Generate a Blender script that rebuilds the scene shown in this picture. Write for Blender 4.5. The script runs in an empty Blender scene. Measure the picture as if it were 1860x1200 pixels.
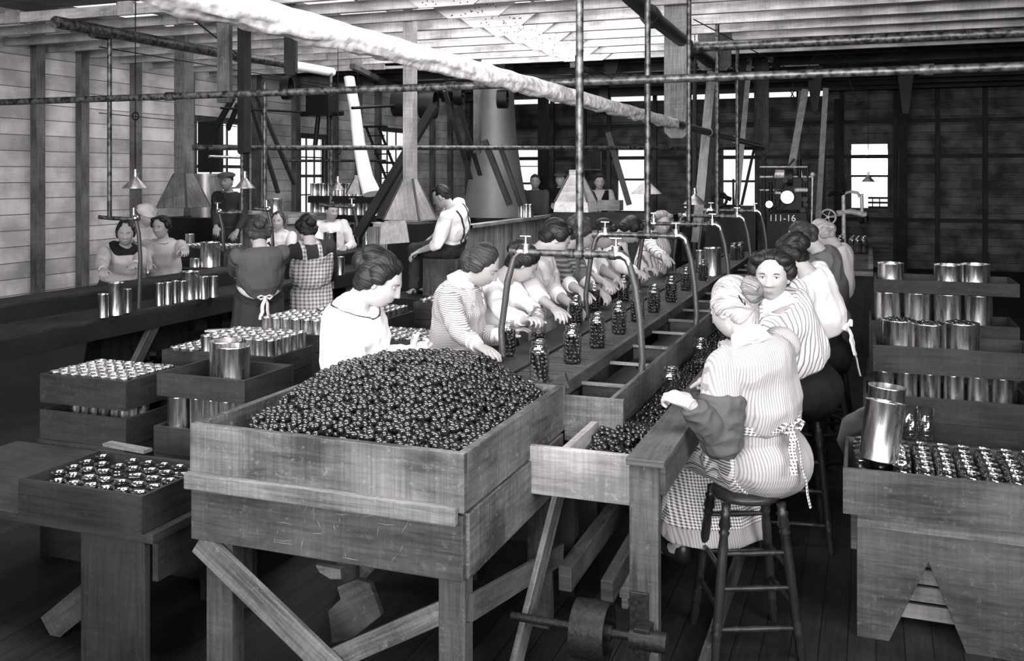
import bpy, math, random
from mathutils import Vector as V, Matrix, noise
random.seed(7)
PI = math.pi
sc = bpy.context.scene
COL = sc.collection
# ---------------------------------------------------------------- camera
TH = math.radians(20.5); FP = 1735.0; HZ = 317.0; H = 2.0
CT, ST = math.cos(TH), math.sin(TH)
cd = bpy.data.cameras.new('camera'); cam = bpy.data.objects.new('camera', cd); COL.objects.link(cam)
cam.location = (0, 0, H); cam.rotation_euler = (PI/2, 0, TH)
cd.sensor_width = 36; cd.lens = 36*FP/1860; cd.shift_y = -(600-HZ)/1860; cd.clip_start = .05; cd.clip_end = 200
sc.camera = cam
# ---------------------------------------------------------------- world and light
w = bpy.data.worlds.new('sky'); sc.world = w; w.use_nodes = True
w.node_tree.nodes['Background'].inputs[0].default_value = (1, .99, .985, 1)
w.node_tree.nodes['Background'].inputs[1].default_value = 1.1
sc.view_settings.view_transform = 'Standard'; sc.view_settings.look = 'None'
sc.view_settings.exposure = 0.08; sc.view_settings.gamma = 1.0; sc.view_settings.use_curve_mapping = False
def area(name, loc, tgt, sx, sy, power, col=(1, .99, .98)):
    l = bpy.data.lights.new(name, 'AREA'); l.shape = 'RECTANGLE'; l.size = sx; l.size_y = sy; l.energy = power; l.color = col
    o = bpy.data.objects.new(name, l); COL.objects.link(o); o.location = loc
    o.rotation_euler = (V(tgt)-V(loc)).to_track_quat('-Z', 'Y').to_euler(); return o
area('daylight_right_windows', (3.2, 0.6, 3.0), (-4.5, 7.5, 0.8), 3.6, 1.7, 360)
area('joist_fill_light', (-1.5, -2.7, 2.5), (-2.5, 8.5, 3.7), 5.0, 1.2, 270).data.spread = math.radians(70)  # added fill behind the camera, spread narrowed and aimed up to brighten the joists
area('daylight_skylight', (-2.6, 3.0, 3.88), (-2.6, 4.6, 0.5), 5.5, 2.4, 430)
area('daylight_monitor', (-3.8, 10.4, 4.2), (-4.2, 10.2, 0.5), 7.5, 3.4, 620)
# ---------------------------------------------------------------- pixel helpers (camera depth -> world point)
def at(px, py, Z):
    xc = (px-930)/FP*Z
    return V((xc*CT-Z*ST, xc*ST+Z*CT, H-(py-HZ)/FP*Z))
def atz(px, py, z): return at(px, py, FP*(H-z)/(py-HZ))
def atY(px, py, Y):
    r = (px-930)/FP; return at(px, py, Y/(r*ST+CT))
def atX(px, py, X):
    r = (px-930)/FP; return at(px, py, X/(r*CT-ST))
# ---------------------------------------------------------------- materials
MT = {}
def nt(name):
    m = bpy.data.materials.new(name); m.use_nodes = True; t = m.node_tree
    return m, t, t.nodes['Principled BSDF']
def g3(g, tint=.05):
    k = 4*g*(1-g) if g < 1 else 0
    return (g, g*(1-tint*k), g*(1-tint*.9*k), 1)
def plain(name, g, rough=.7, metal=0, spec=.5, bump=0, bs=40, tint=.05, var=0, coat=0):
    m, t, b = nt(name); b.inputs['Base Color'].default_value = g3(g, tint); b.inputs['Roughness'].default_value = rough
    b.inputs['Metallic'].default_value = metal; b.inputs['Specular IOR Level'].default_value = spec
    b.inputs['Coat Weight'].default_value = coat
    if bump or var:
        tc = t.nodes.new('ShaderNodeTexCoord'); n = t.nodes.new('ShaderNodeTexNoise'); n.inputs['Scale'].default_value = bs
        n.inputs['Detail'].default_value = 5; t.links.new(tc.outputs['Object'], n.inputs['Vector'])
        if bump:
            bp = t.nodes.new('ShaderNodeBump'); bp.inputs['Strength'].default_value = bump; bp.inputs['Distance'].default_value = .01
            t.links.new(n.outputs['Fac'], bp.inputs['Height']); t.links.new(bp.outputs['Normal'], b.inputs['Normal'])
        if var:
            r = t.nodes.new('ShaderNodeValToRGB'); r.color_ramp.elements[0].position = .3; r.color_ramp.elements[1].position = .7
            r.color_ramp.elements[0].color = g3(g*(1-var), tint); r.color_ramp.elements[1].color = g3(min(1, g*(1+var)), tint)
            t.links.new(n.outputs['Fac'], r.inputs[0]); t.links.new(r.outputs[0], b.inputs['Base Color'])
    MT[name] = m; return m
def wood(name, lo, hi, rough=.75, across=16, along=1.1, stain=.5, bump=.25, planks=0, whitewash=0, saw=.5, scr=0):
    """wood grain driven by the 'grain' UV map (u metres along the board, v across)"""
    m, t, b = nt(name); N, L = t.nodes, t.links
    uv = N.new('ShaderNodeUVMap'); uv.uv_map = 'grain'
    oi = N.new('ShaderNodeObjectInfo'); mu = N.new('ShaderNodeMath'); mu.operation = 'MULTIPLY'; mu.inputs[1].default_value = 37
    L.new(oi.outputs['Random'], mu.inputs[0])
    cx = N.new('ShaderNodeCombineXYZ'); L.new(mu.outputs[0], cx.inputs[0]); L.new(mu.outputs[0], cx.inputs[2])
    ad = N.new('ShaderNodeVectorMath'); ad.operation = 'ADD'; L.new(uv.outputs[0], ad.inputs[0]); L.new(cx.outputs[0], ad.inputs[1])
    mp = N.new('ShaderNodeMapping'); mp.inputs['Scale'].default_value = (along, across, 1); L.new(ad.outputs[0], mp.inputs[0])
    n1 = N.new('ShaderNodeTexNoise'); n1.inputs['Scale'].default_value = 3.0; n1.inputs['Detail'].default_value = 7; n1.inputs['Distortion'].default_value = .5
    n1.inputs['Roughness'].default_value = .72; L.new(mp.outputs[0], n1.inputs['Vector'])
    n2 = N.new('ShaderNodeTexNoise'); n2.inputs['Scale'].default_value = 2.6; n2.inputs['Detail'].default_value = 6; L.new(ad.outputs[0], n2.inputs['Vector'])
    mx = N.new('ShaderNodeMix'); mx.data_type = 'FLOAT'; mx.inputs[0].default_value = stain
    L.new(n1.outputs['Fac'], mx.inputs[2]); L.new(n2.outputs['Fac'], mx.inputs[3])
    r = N.new('ShaderNodeValToRGB'); e = r.color_ramp.elements; e[0].position = .40; e[1].position = .61
    e[0].color = g3(lo); e[1].color = g3(hi); L.new(mx.outputs[0], r.inputs[0])
    out = r.outputs[0]; hgt = n1.outputs['Fac']
    if scr:   # saw marks across the board
        m5 = N.new('ShaderNodeMapping'); m5.inputs['Scale'].default_value = (30, .9, 1); L.new(ad.outputs[0], m5.inputs[0])
        n5 = N.new('ShaderNodeTexNoise'); n5.inputs['Scale'].default_value = 3; n5.inputs['Detail'].default_value = 4; L.new(m5.outputs[0], n5.inputs['Vector'])
        r5 = N.new('ShaderNodeMapRange'); r5.inputs[1].default_value = .3; r5.inputs[2].default_value = .7; r5.inputs[3].default_value = 1-.34*saw; r5.inputs[4].default_value = 1+.22*saw; L.new(n5.outputs['Fac'], r5.inputs[0])
        x5 = N.new('ShaderNodeMix'); x5.data_type = 'RGBA'; x5.blend_type = 'MULTIPLY'; x5.inputs[0].default_value = 1; L.new(out, x5.inputs[6]); L.new(r5.outputs[0], x5.inputs[7]); out = x5.outputs[2]
    if scr:   # pale scratches and worn flecks
        w2 = N.new('ShaderNodeTexNoise'); w2.inputs['Scale'].default_value = 32; w2.inputs['Detail'].default_value = 8; w2.inputs['Roughness'].default_value = .8
        L.new(ad.outputs[0], w2.inputs['Vector'])
        rr = N.new('ShaderNodeValToRGB'); rr.color_ramp.elements[0].position = .56; rr.color_ramp.elements[1].position = .70
        L.new(w2.outputs['Fac'], rr.inputs[0]); m2 = N.new('ShaderNodeMix'); m2.data_type = 'RGBA'; m2.inputs[7].default_value = g3(min(.8, hi*scr))
        sm = N.new('ShaderNodeMath'); sm.operation = 'MULTIPLY'; sm.inputs[1].default_value = .55
        L.new(rr.outputs[0], sm.inputs[0]); L.new(sm.outputs[0], m2.inputs[0]); L.new(out, m2.inputs[6]); out = m2.outputs[2]
    if planks:
        sp = N.new('ShaderNodeSeparateXYZ'); L.new(uv.outputs[0], sp.inputs[0])
        dv = N.new('ShaderNodeMath'); dv.operation = 'DIVIDE'; dv.inputs[1].default_value = planks; L.new(sp.outputs[1], dv.inputs[0])
        fr = N.new('ShaderNodeMath'); fr.operation = 'FRACT'; L.new(dv.outputs[0], fr.inputs[0])
        fl = N.new('ShaderNodeMath'); fl.operation = 'FLOOR'; L.new(dv.outputs[0], fl.inputs[0])
        wn = N.new('ShaderNodeTexWhiteNoise'); wn.noise_dimensions = '1D'; L.new(fl.outputs[0], wn.inputs['W'])
        lt = N.new('ShaderNodeMath'); lt.operation = 'LESS_THAN'; lt.inputs[1].default_value = .05; L.new(fr.outputs[0], lt.inputs[0])
        mr = N.new('ShaderNodeMapRange'); mr.inputs[3].default_value = .72; mr.inputs[4].default_value = 1.1; L.new(wn.outputs[0], mr.inputs[0])
        m3 = N.new('ShaderNodeMix'); m3.data_type = 'RGBA'; m3.blend_type = 'MULTIPLY'; m3.inputs[0].default_value = 1
        L.new(out, m3.inputs[6]); L.new(mr.outputs[0], m3.inputs[7])
        m4 = N.new('ShaderNodeMix'); m4.data_type = 'RGBA'; m4.inputs[7].default_value = g3(lo*.22)
        L.new(lt.outputs[0], m4.inputs[0]); L.new(m3.outputs[2], m4.inputs[6]); out = m4.outputs[2]
    L.new(out, b.inputs['Base Color']); b.inputs['Roughness'].default_value = rough; b.inputs['Specular IOR Level'].default_value = .3
    bp = N.new('ShaderNodeBump'); bp.inputs['Strength'].default_value = bump; bp.inputs['Distance'].default_value = .006
    L.new(hgt, bp.inputs['Height']); L.new(bp.outputs['Normal'], b.inputs['Normal'])
    MT[name] = m; return m
def metal(name, g, rough, streak=0, flake=0, metallic=1):
    m, t, b = nt(name); N, L = t.nodes, t.links
    b.inputs['Metallic'].default_value = metallic; b.inputs['Roughness'].default_value = rough; b.inputs['Base Color'].default_value = g3(g)
    tc = N.new('ShaderNodeTexCoord'); mp = N.new('ShaderNodeMapping')
    oi = N.new('ShaderNodeObjectInfo'); L.new(oi.outputs['Random'], mp.inputs['Location'])
    mp.inputs['Scale'].default_value = (1, 1, .12) if streak else (1, 1, 1); L.new(tc.outputs['Object'], mp.inputs[0])
    n = N.new('ShaderNodeTexNoise'); n.inputs['Scale'].default_value = 45 if streak else 25; n.inputs['Detail'].default_value = 6; L.new(mp.outputs[0], n.inputs['Vector'])
    r = N.new('ShaderNodeValToRGB'); r.color_ramp.elements[0].position = .38; r.color_ramp.elements[1].position = .62
    k = streak or flake or .1
    r.color_ramp.elements[0].color = g3(max(.005, g*(1-k))); r.color_ramp.elements[1].color = g3(min(.95, g*(1+k)))
    L.new(n.outputs['Fac'], r.inputs[0]); L.new(r.outputs[0], b.inputs['Base Color'])
    mr = N.new('ShaderNodeMapRange'); mr.inputs[3].default_value = rough*.7; mr.inputs[4].default_value = min(1, rough*1.5)
    L.new(n.outputs['Fac'], mr.inputs[0]); L.new(mr.outputs[0], b.inputs['Roughness'])
    bp = N.new('ShaderNodeBump'); bp.inputs['Strength'].default_value = .12 if streak else .3; bp.inputs['Distance'].default_value = .004
    L.new(n.outputs['Fac'], bp.inputs['Height']); L.new(bp.outputs['Normal'], b.inputs['Normal'])
    MT[name] = m; return m
def glass(name, g=1, alpha=.82, rough=.03):
    m, t, b = nt(name); N, L = t.nodes, t.links
    tr = N.new('ShaderNodeBsdfTransparent'); tr.inputs[0].default_value = (g, g, g, 1)
    gl = N.new('ShaderNodeBsdfGlossy'); gl.inputs['Roughness'].default_value = rough; gl.inputs['Color'].default_value = (.9, .9, .9, 1)
    lw = N.new('ShaderNodeLayerWeight'); lw.inputs[0].default_value = .5
    pw = N.new('ShaderNodeMath'); pw.operation = 'POWER'; pw.inputs[1].default_value = 4; L.new(lw.outputs['Facing'], pw.inputs[0])
    ad = N.new('ShaderNodeMath'); ad.operation = 'MULTIPLY_ADD'; ad.inputs[1].default_value = .6; ad.inputs[2].default_value = 1-alpha; ad.use_clamp = True
    mx = N.new('ShaderNodeMixShader'); L.new(pw.outputs[0], ad.inputs[0]); L.new(ad.outputs[0], mx.inputs[0]); L.new(tr.outputs[0], mx.inputs[1]); L.new(gl.outputs[0], mx.inputs[2])
    L.new(mx.outputs[0], N['Material Output'].inputs[0]); MT[name] = m; return m
def cloth(name, g, g2=None, kind='plain', p=.014, duty=.5, rot=0, rz=0, rough=.85, axes=(0, 2), bump=.15):
    """woven cloth: plain, stripe (along local z), band (across), check; pattern from object coordinates"""
    m, t, b = nt(name); N, L = t.nodes, t.links
    b.inputs['Roughness'].default_value = rough; b.inputs['Specular IOR Level'].default_value = .10
    b.inputs['Sheen Weight'].default_value = .02 if g > .2 else 0
    tc = N.new('ShaderNodeTexCoord'); nz = N.new('ShaderNodeTexNoise'); nz.inputs['Scale'].default_value = 6; nz.inputs['Detail'].default_value = 4
    L.new(tc.outputs['Object'], nz.inputs['Vector'])
    b.inputs['Base Color'].default_value = g3(g)
    if kind != 'plain':
        mp = N.new('ShaderNodeMapping'); mp.inputs['Rotation'].default_value = (0, rot, rz); L.new(tc.outputs['Object'], mp.inputs[0])
        ds = N.new('ShaderNodeMix'); ds.data_type = 'VECTOR'; ds.inputs[0].default_value = .015
        L.new(mp.outputs[0], ds.inputs[4]); L.new(nz.outputs['Color'], ds.inputs[5])
        sp = N.new('ShaderNodeSeparateXYZ'); L.new(ds.outputs[1], sp.inputs[0])
        def stripe(sock, per, du):
            a = N.new('ShaderNodeMath'); a.operation = 'DIVIDE'; a.inputs[1].default_value = per; L.new(sock, a.inputs[0])
            f = N.new('ShaderNodeMath'); f.operation = 'FRACT'; L.new(a.outputs[0], f.inputs[0])
            l = N.new('ShaderNodeMath'); l.operation = 'LESS_THAN'; l.inputs[1].default_value = du; L.new(f.outputs[0], l.inputs[0]); return l.outputs[0]
        if kind == 'stripe': fac = stripe(sp.outputs[axes[0]], p, duty)
        elif kind == 'band': fac = stripe(sp.outputs[2], p, duty)
        else:
            a1 = stripe(sp.outputs[axes[0]], p, duty); a2 = stripe(sp.outputs[2], p, duty)
            s = N.new('ShaderNodeMath'); s.operation = 'ADD'; L.new(a1, s.inputs[0]); L.new(a2, s.inputs[1])
            h = N.new('ShaderNodeMath'); h.operation = 'MULTIPLY'; h.inputs[1].default_value = .5; L.new(s.outputs[0], h.inputs[0]); fac = h.outputs[0]
        mx = N.new('ShaderNodeMix'); mx.data_type = 'RGBA'; mx.inputs[6].default_value = g3(g); mx.inputs[7].default_value = g3(g2)
        L.new(fac, mx.inputs[0]); L.new(mx.outputs[2], b.inputs['Base Color'])
    bp = N.new('ShaderNodeBump'); bp.inputs['Strength'].default_value = bump; bp.inputs['Distance'].default_value = .02
    n3 = N.new('ShaderNodeTexNoise'); n3.inputs['Scale'].default_value = 14; n3.inputs['Detail'].default_value = 3; n3.inputs['Distortion'].default_value = 1
    L.new(tc.outputs['Object'], n3.inputs['Vector']); L.new(n3.outputs['Fac'], bp.inputs['Height']); L.new(bp.outputs['Normal'], b.inputs['Normal'])
    MT[name] = m; return m
def hairm(name, g, g2):
    m, t, b = nt(name); N, L = t.nodes, t.links
    at_ = N.new('ShaderNodeAttribute'); at_.attribute_name = 'strand'; n = N.new('ShaderNodeTexNoise'); n.inputs['Scale'].default_value = 1; n.inputs['Detail'].default_value = 3; n.inputs['Distortion'].default_value = .3
    L.new(at_.outputs['Vector'], n.inputs['Vector'])
    r = N.new('ShaderNodeValToRGB'); r.color_ramp.elements[0].position = .35; r.color_ramp.elements[1].position = .68
    r.color_ramp.elements[0].color = g3(g); r.color_ramp.elements[1].color = g3(g2); L.new(n.outputs['Fac'], r.inputs[0]); L.new(r.outputs[0], b.inputs['Base Color'])
    b.inputs['Roughness'].default_value = .5; b.inputs['Specular IOR Level'].default_value = .3
    bp = N.new('ShaderNodeBump'); bp.inputs['Strength'].default_value = .8; bp.inputs['Distance'].default_value = .004
    L.new(n.outputs['Fac'], bp.inputs['Height']); L.new(bp.outputs['Normal'], b.inputs['Normal']); MT[name] = m; return m
wood('box_wood', .032, .150, across=11, saw=.9, scr=2.4, stain=.62, bump=.4)
wood('pale_wood', .15, .38, scr=1.3, stain=.6)
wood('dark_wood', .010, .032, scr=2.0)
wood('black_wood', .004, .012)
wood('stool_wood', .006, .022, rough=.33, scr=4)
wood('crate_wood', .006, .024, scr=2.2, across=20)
wood('grey_wood', .020, .085, scr=2.2, stain=.55)
wood('brace_wood', .05, .19, scr=1.8, across=22)
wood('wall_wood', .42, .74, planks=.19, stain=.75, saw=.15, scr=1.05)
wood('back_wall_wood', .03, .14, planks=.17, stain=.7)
wood('joist_wood', .20, .52, across=9, stain=.6, scr=1.2, saw=.5)
wood('plate_wood', .5, .8, stain=.6)
wood('roof_wood', .14, .3, planks=.16)
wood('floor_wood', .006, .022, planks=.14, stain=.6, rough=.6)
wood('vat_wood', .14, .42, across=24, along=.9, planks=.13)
plain('iron', .011, .5, 0, .25, bump=.3, bs=60, var=.5)
plain('black_iron', .004, .5, spec=.18)
plain('dull_zinc', .15, .5, .35, .5, var=.15, bs=3)
plain('black_hole', .004, .9)
metal('pipe_metal', .065, .42, flake=.75, metallic=.6)
metal('frosted_pipe', .62, .6, flake=.35, metallic=.15)
metal('steel', .55, .28, flake=.25)
metal('tin', .78, .25, streak=.35)
metal('sheet_metal', .36, .38, streak=.2, metallic=.8)
metal('cast_grey', .55, .5, flake=.25, metallic=.35)
metal('dull_tin', .34, .42, flake=.2, metallic=.7)
plain('olive_skin', .009, .20, spec=.8, tint=.1, var=.6, bs=30)
plain('rubber_hose', .035, .42, bump=.15)
plain('belt_leather', .22, .6, var=.3, bs=12)
plain('paper', .72, .8); plain('ink', .05, .8)
plain('white_paint', .8, .6); plain('lamp_glass', .5, .2)
plain('canvas', .42, .9, bump=.5, bs=18, var=.25)
plain('skin', .36, .55, spec=.3, bump=.05, bs=90, tint=.06)
plain('skin_dark', .28, .55, spec=.3, tint=.06)
plain('eye_white', .62, .3); plain('eye_dark', .015, .3); plain('lip', .30, .5); plain('brow', .06, .8); plain('shoe', .012, .4)
glass('window_glass', 1, .96); glass('jar_glass', .86, .86)
hairm('hair_dark', .003, .016); hairm('hair_brown', .009, .06); hairm('hair_light', .13, .55); hairm('hair_fair', .05, .28)
cloth('white_cloth', .82); cloth('offwhite_cloth', .60); cloth('pale_grey_cloth', .42); cloth('grey_cloth', .13); cloth('dark_cloth', .035); cloth('black_cloth', .012); cloth('mid_cloth', .075)
cloth('pinstripe', .36, .22, 'stripe', p=.0105, duty=.4)
cloth('fine_stripe', .62, .22, 'stripe', p=.009, duty=.42)
cloth('band_stripe', .60, .22, 'band', p=.010, duty=.42)
cloth('wide_stripe', .74, .20, 'stripe', p=.026, duty=.28)
cloth('check_small', .66, .07, 'check', p=.0125, duty=.5)
cloth('plaid', .62, .14, 'check', p=.034, duty=.45)
cloth('dark_band', .30, .09, 'band', p=.030, duty=.5)
# ---------------------------------------------------------------- mesh builder
def frame_for(d, up=V((0, 0, 1))):
    d = d.normalized()
    if abs(d.dot(up)) > .99: up = V((0, 1, 0)) if abs(d.y) < .9 else V((1, 0, 0))
    x = up.cross(d).normalized(); y = d.cross(x).normalized()
    return x, y, d
class MB:
    def __init__(s): s.v = []; s.f = []; s.s = []; s.uv = []; s.mi = []
    def add(s, vs, fs, smooth=False, uvs=None, mi=0):
        o = len(s.v); s.v += [V(p) for p in vs]
        for i, f in enumerate(fs):
            s.f.append([o+k for k in f]); s.s.append(smooth); s.mi.append(mi)
            s.uv.append(uvs[i] if uvs else [(vs[k][0]+vs[k][1], vs[k][2]) for k in f])
        return s
    def beam(s, a, b, w, t, up=(0, 0, 1), mi=0):
        """box from a to b; w across (side), t along up"""
        a, b = V(a), V(b); x, y, d = frame_for(b-a, V(up)); L = (b-a).length
        return s.obox((a+b)/2, x, y, d, w, t, L, mi)
    def obox(s, c, x, y, z, sx, sy, sz, mi=0):
        h = (sx/2, sy/2, sz/2); ax = (x, y, z); S = (sx, sy, sz)
        vs = []; lc = []
        for i in (-1, 1):
            for j in (-1, 1):
                for k in (-1, 1):
                    l = (i*h[0], j*h[1], k*h[2]); lc.append(l); vs.append(c+x*l[0]+y*l[1]+z*l[2])
        fs = [(0, 1, 3, 2), (4, 6, 7, 5), (0, 4, 5, 1), (2, 3, 7, 6), (0, 2, 6, 4), (1, 5, 7, 3)]
        nax = (0, 0, 1, 1, 2, 2); lg = max(range(3), key=lambda q: S[q]); r1, r2 = random.random()*9, random.random()*9
        uvs = []
        for f, n in zip(fs, nax):
            ab = [q for q in range(3) if q != n]
            if lg in ab: u = lg; v = [q for q in ab if q != lg][0]; uvs.append([(lc[k][u]+r1, lc[k][v]+r2+n*.7) for k in f])
            else: uvs.append([(lc[k][ab[0]]*.05+r1, lc[k][ab[1]]*3+r2) for k in f])
        return s.add(vs, fs, False, uvs, mi)
    def box(s, lo, hi, mi=0):
        lo, hi = V(lo), V(hi); d = hi-lo
        return s.obox((lo+hi)/2, V((1, 0, 0)), V((0, 1, 0)), V((0, 0, 1)), d.x, d.y, d.z, mi)
    def prism(s, poly, n, t, mi=0):
        """poly: 3D points in a plane, extruded by vector n*t"""
        n = V(n).normalized()*t; k = len(poly); P = [V(p) for p in poly]
        vs = P+[p+n for p in P]; fs = [list(range(k))[::-1], [k+i for i in range(k)]]+[[i, (i+1) % k, k+(i+1) % k, k+i] for i in range(k)]
        e = max(((P[(i+1) % k]-P[i]) for i in range(k)), key=lambda q: q.length).normalized(); g = n.normalized().cross(e)
        uvs = [[(vs[q].dot(e), vs[q].dot(g)+vs[q].dot(n.normalized())*.7) for q in f] for f in fs]
        return s.add(vs, fs, False, uvs, mi)
    def ring_loft(s, rings, closed=True, cap=True, smooth=True, mi=0):
        n = len(rings[0]); vs = [p for r in rings for p in r]; fs = []; uvs = []
        for i in range(len(rings)-1):
            for j in range(n if closed else n-1):
                k = (j+1) % n; fs.append([i*n+j, i*n+k, (i+1)*n+k, (i+1)*n+j])
                uvs.append([(i*.05, j*.02), (i*.05, (j+1)*.02), ((i+1)*.05, (j+1)*.02), ((i+1)*.05, j*.02)])
        s.add(vs, fs, smooth, uvs, mi)
        if cap and closed:
            for r, rev in ((rings[0], True), (rings[-1], False)):
                f = list(range(n)); s.add(r, [f[::-1] if rev else f], False, None, mi)
        return s
    def tube(s, pts, r, n=8, cap=True, smooth=True, mi=0, sq=(1, 1)):
        pts = [V(p) for p in pts]; rs = r if isinstance(r, (list, tuple)) else [r]*len(pts)
        rings = []; x = None
        for i, p in enumerate(pts):
            d = (pts[min(i+1, len(pts)-1)]-pts[max(i-1, 0)]).normalized()
            if x is None: x, y, _ = frame_for(d)
            else:
                x = (x-d*x.dot(d)).normalized(); y = d.cross(x)
            rings.append([p+x*(math.cos(a)*rs[i]*sq[0])+y*(math.sin(a)*rs[i]*sq[1]) for a in (2*PI*j/n for j in range(n))])
        return s.ring_loft(rings, True, cap, smooth, mi)
    def cyl(s, a, b, r, r2=None, n=16, cap=True, mi=0):
        return s.tube([a, b], [r, r if r2 is None else r2], n, cap, True, mi)
    def lathe(s, prof, c=(0, 0, 0), n=24, mi=0, ax=None, smooth=True):
        """prof: (r, z) list; sharp corners made by repeating a point"""
        c = V(c); x, y, d = (V((1, 0, 0)), V((0, 1, 0)), V((0, 0, 1))) if ax is None else frame_for(V(ax))
        seg = [[prof[0]]]
        for p in prof[1:]:
            if p == seg[-1][-1]: seg.append([p])
            else: seg[-1].append(p)
        for sg in seg:
            if len(sg) < 2: continue
            rings = [[c+x*(math.cos(a)*max(r, 1e-5))+y*(math.sin(a)*max(r, 1e-5))+d*z for a in (2*PI*j/n for j in range(n))] for r, z in sg]
            s.ring_loft(rings, True, False, smooth, mi)
        return s
    def ell(s, c, r, R=None, nu=16, nv=10, mi=0):
        c = V(c); r = (r, r, r) if isinstance(r, (int, float)) else r; vs = []; fs = []
        for i in range(nv+1):
            th = PI*i/nv
            for j in range(nu):
                a = 2*PI*j/nu; p = V((r[0]*math.sin(th)*math.cos(a), r[1]*math.sin(th)*math.sin(a), r[2]*math.cos(th)))
                vs.append(c+(R @ p if R else p))
        for i in range(nv):
            for j in range(nu):
                k = (j+1) % nu; fs.append([i*nu+j, (i+1)*nu+j, (i+1)*nu+k, i*nu+k])
        return s.add(vs, fs, True, None, mi)
    def mesh(s, name, org=V((0, 0, 0))):
        me = bpy.data.meshes.new(name); me.from_pydata([tuple(p-org) for p in s.v], [], s.f)
        me.polygons.foreach_set('use_smooth', s.s); me.polygons.foreach_set('material_index', s.mi)
        ul = me.uv_layers.new(name='grain'); flat = [c for f in s.uv for uv in f for c in uv]
        ul.data.foreach_set('uv', flat); me.update(); return me
    def build(s, name, mat, parent=None, bevel=0, solid=0, org=None):
        if org is None:
            xs = [p.x for p in s.v]; ys = [p.y for p in s.v]; zs = [p.z for p in s.v]
            org = V(((min(xs)+max(xs))/2, (min(ys)+max(ys))/2, min(zs)))
        me = s.mesh(name, org)
        for mm in (mat if isinstance(mat, (list, tuple)) else [mat]): me.materials.append(MT[mm] if isinstance(mm, str) else mm)
        o = bpy.data.objects.new(name, me); COL.objects.link(o)
        WL[o.name] = org
        if parent is not None: o.parent = parent; o.location = org-WL[parent.name]
        else: o.location = org
        if bevel:
            b = o.modifiers.new('bevel', 'BEVEL'); b.width = bevel; b.segments = 2; b.limit_method = 'ANGLE'
        if solid:
            b = o.modifiers.new('solid', 'SOLIDIFY'); b.thickness = solid; b.offset = 0
        return o
WL = {}
def tag(o, label=None, cat=None, group=None, kind=None):
    for k, v in (('label', label), ('category', cat), ('group', group), ('kind', kind)):
        if v: o[k] = v
    return o
def thing(name, loc=(0, 0, 0), label=None, cat=None, group=None, kind=None):
    o = bpy.data.objects.new(name, None); o.empty_display_size = .1; COL.objects.link(o); o.location = loc; WL[o.name] = V(loc)
    return tag(o, label, cat, group, kind)
def struct(o): o['kind'] = 'structure'; return o
def copy_tree(o, parent=None):
    c = o.copy(); COL.objects.link(c)
    if parent is not None: c.parent = parent
    for ch in list(o.children): copy_tree(ch, c)
    return c
def place(o, loc, rz=0, label=None, group=None, scale=None, rot=None):
    o.location = loc; o.rotation_euler = rot or (0, 0, rz)
    if label: o['label'] = label
    if group: o['group'] = group
    if scale: o.scale = scale if isinstance(scale, (tuple, list)) else (scale,)*3
    return o
class Maker:
    """first call returns the prototype itself, later calls give copies"""
    def __init__(s, fn): s.fn = fn; s.p = None
    def __call__(s, *a, **k):
        if s.p is None: s.p = s.fn(); s.src = copy_fix(s.p); o = s.p
        else: o = copy_tree(s.p)
        o.scale = (1, 1, 1)
        return place(o, *a, **k)
def copy_fix(o): return o
# ================================================================ room shell
XL, XR, YB, ZT = -9.5, 3.4, 22.0, 3.95
def wall_quads(mb, axis, c, a0, a1, z0, z1, holes):
    """wall in plane axis=c with rectangular holes (a0,a1,z0,z1); 6 cm thick"""
    As = sorted({a0, a1} | {h[0] for h in holes} | {h[1] for h in holes}); Zs = sorted({z0, z1} | {h[2] for h in holes} | {h[3] for h in holes})
    for i in range(len(As)-1):
        for j in range(len(Zs)-1):
            am, zm = (As[i]+As[i+1])/2, (Zs[j]+Zs[j+1])/2
            if any(h[0] < am < h[1] and h[2] < zm < h[3] for h in holes): continue
            A, B, Z0, Z1 = As[i], As[i+1], Zs[j], Zs[j+1]
            lo, hi = ((c-.03, A, Z0), (c+.03, B, Z1)) if axis == 'x' else ((A, c-.03, Z0), (B, c+.03, Z1))
            x0, y0, z0_ = lo; x1, y1, z1_ = hi
            P = [V((x0, y0, z0_)), V((x1, y0, z0_)), V((x1, y1, z0_)), V((x0, y1, z0_)), V((x0, y0, z1_)), V((x1, y0, z1_)), V((x1, y1, z1_)), V((x0, y1, z1_))]
            F = [(3, 2, 1, 0), (4, 5, 6, 7), (0, 1, 5, 4), (1, 2, 6, 5), (2, 3, 7, 6), (3, 0, 4, 7)]
            uv = [[(P[k].x+P[k].y, P[k].z) for k in f] for f in F]
            mb.add(P, F, False, uv)
LW = [(11.75, 12.95, 1.45, 2.80), (14.55, 15.35, 1.3, 2.65), (17.5, 18.7, 1.6, 2.9)]
BW = [(-8.3, -7.35, .95, 2.62), (-5.55, -4.85, 1.15, 2.62), (-3.1, -2.4, 1.1, 2.6), (-.36, .37, 1.28, 2.66)]
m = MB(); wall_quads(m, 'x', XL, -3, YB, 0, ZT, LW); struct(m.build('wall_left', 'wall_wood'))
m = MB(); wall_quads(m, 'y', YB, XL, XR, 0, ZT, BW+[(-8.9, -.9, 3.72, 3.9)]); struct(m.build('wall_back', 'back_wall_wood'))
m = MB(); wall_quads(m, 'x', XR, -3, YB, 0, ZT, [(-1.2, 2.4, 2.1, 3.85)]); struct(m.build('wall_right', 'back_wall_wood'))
m = MB(); m.add([(XL, -3, 0), (XR, -3, 0), (XR, YB, 0), (XL, YB, 0)], [(0, 1, 2, 3)], False, [[(-3, XL), (-3, XR+3), (YB, XR+3), (YB, XL)]])
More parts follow.
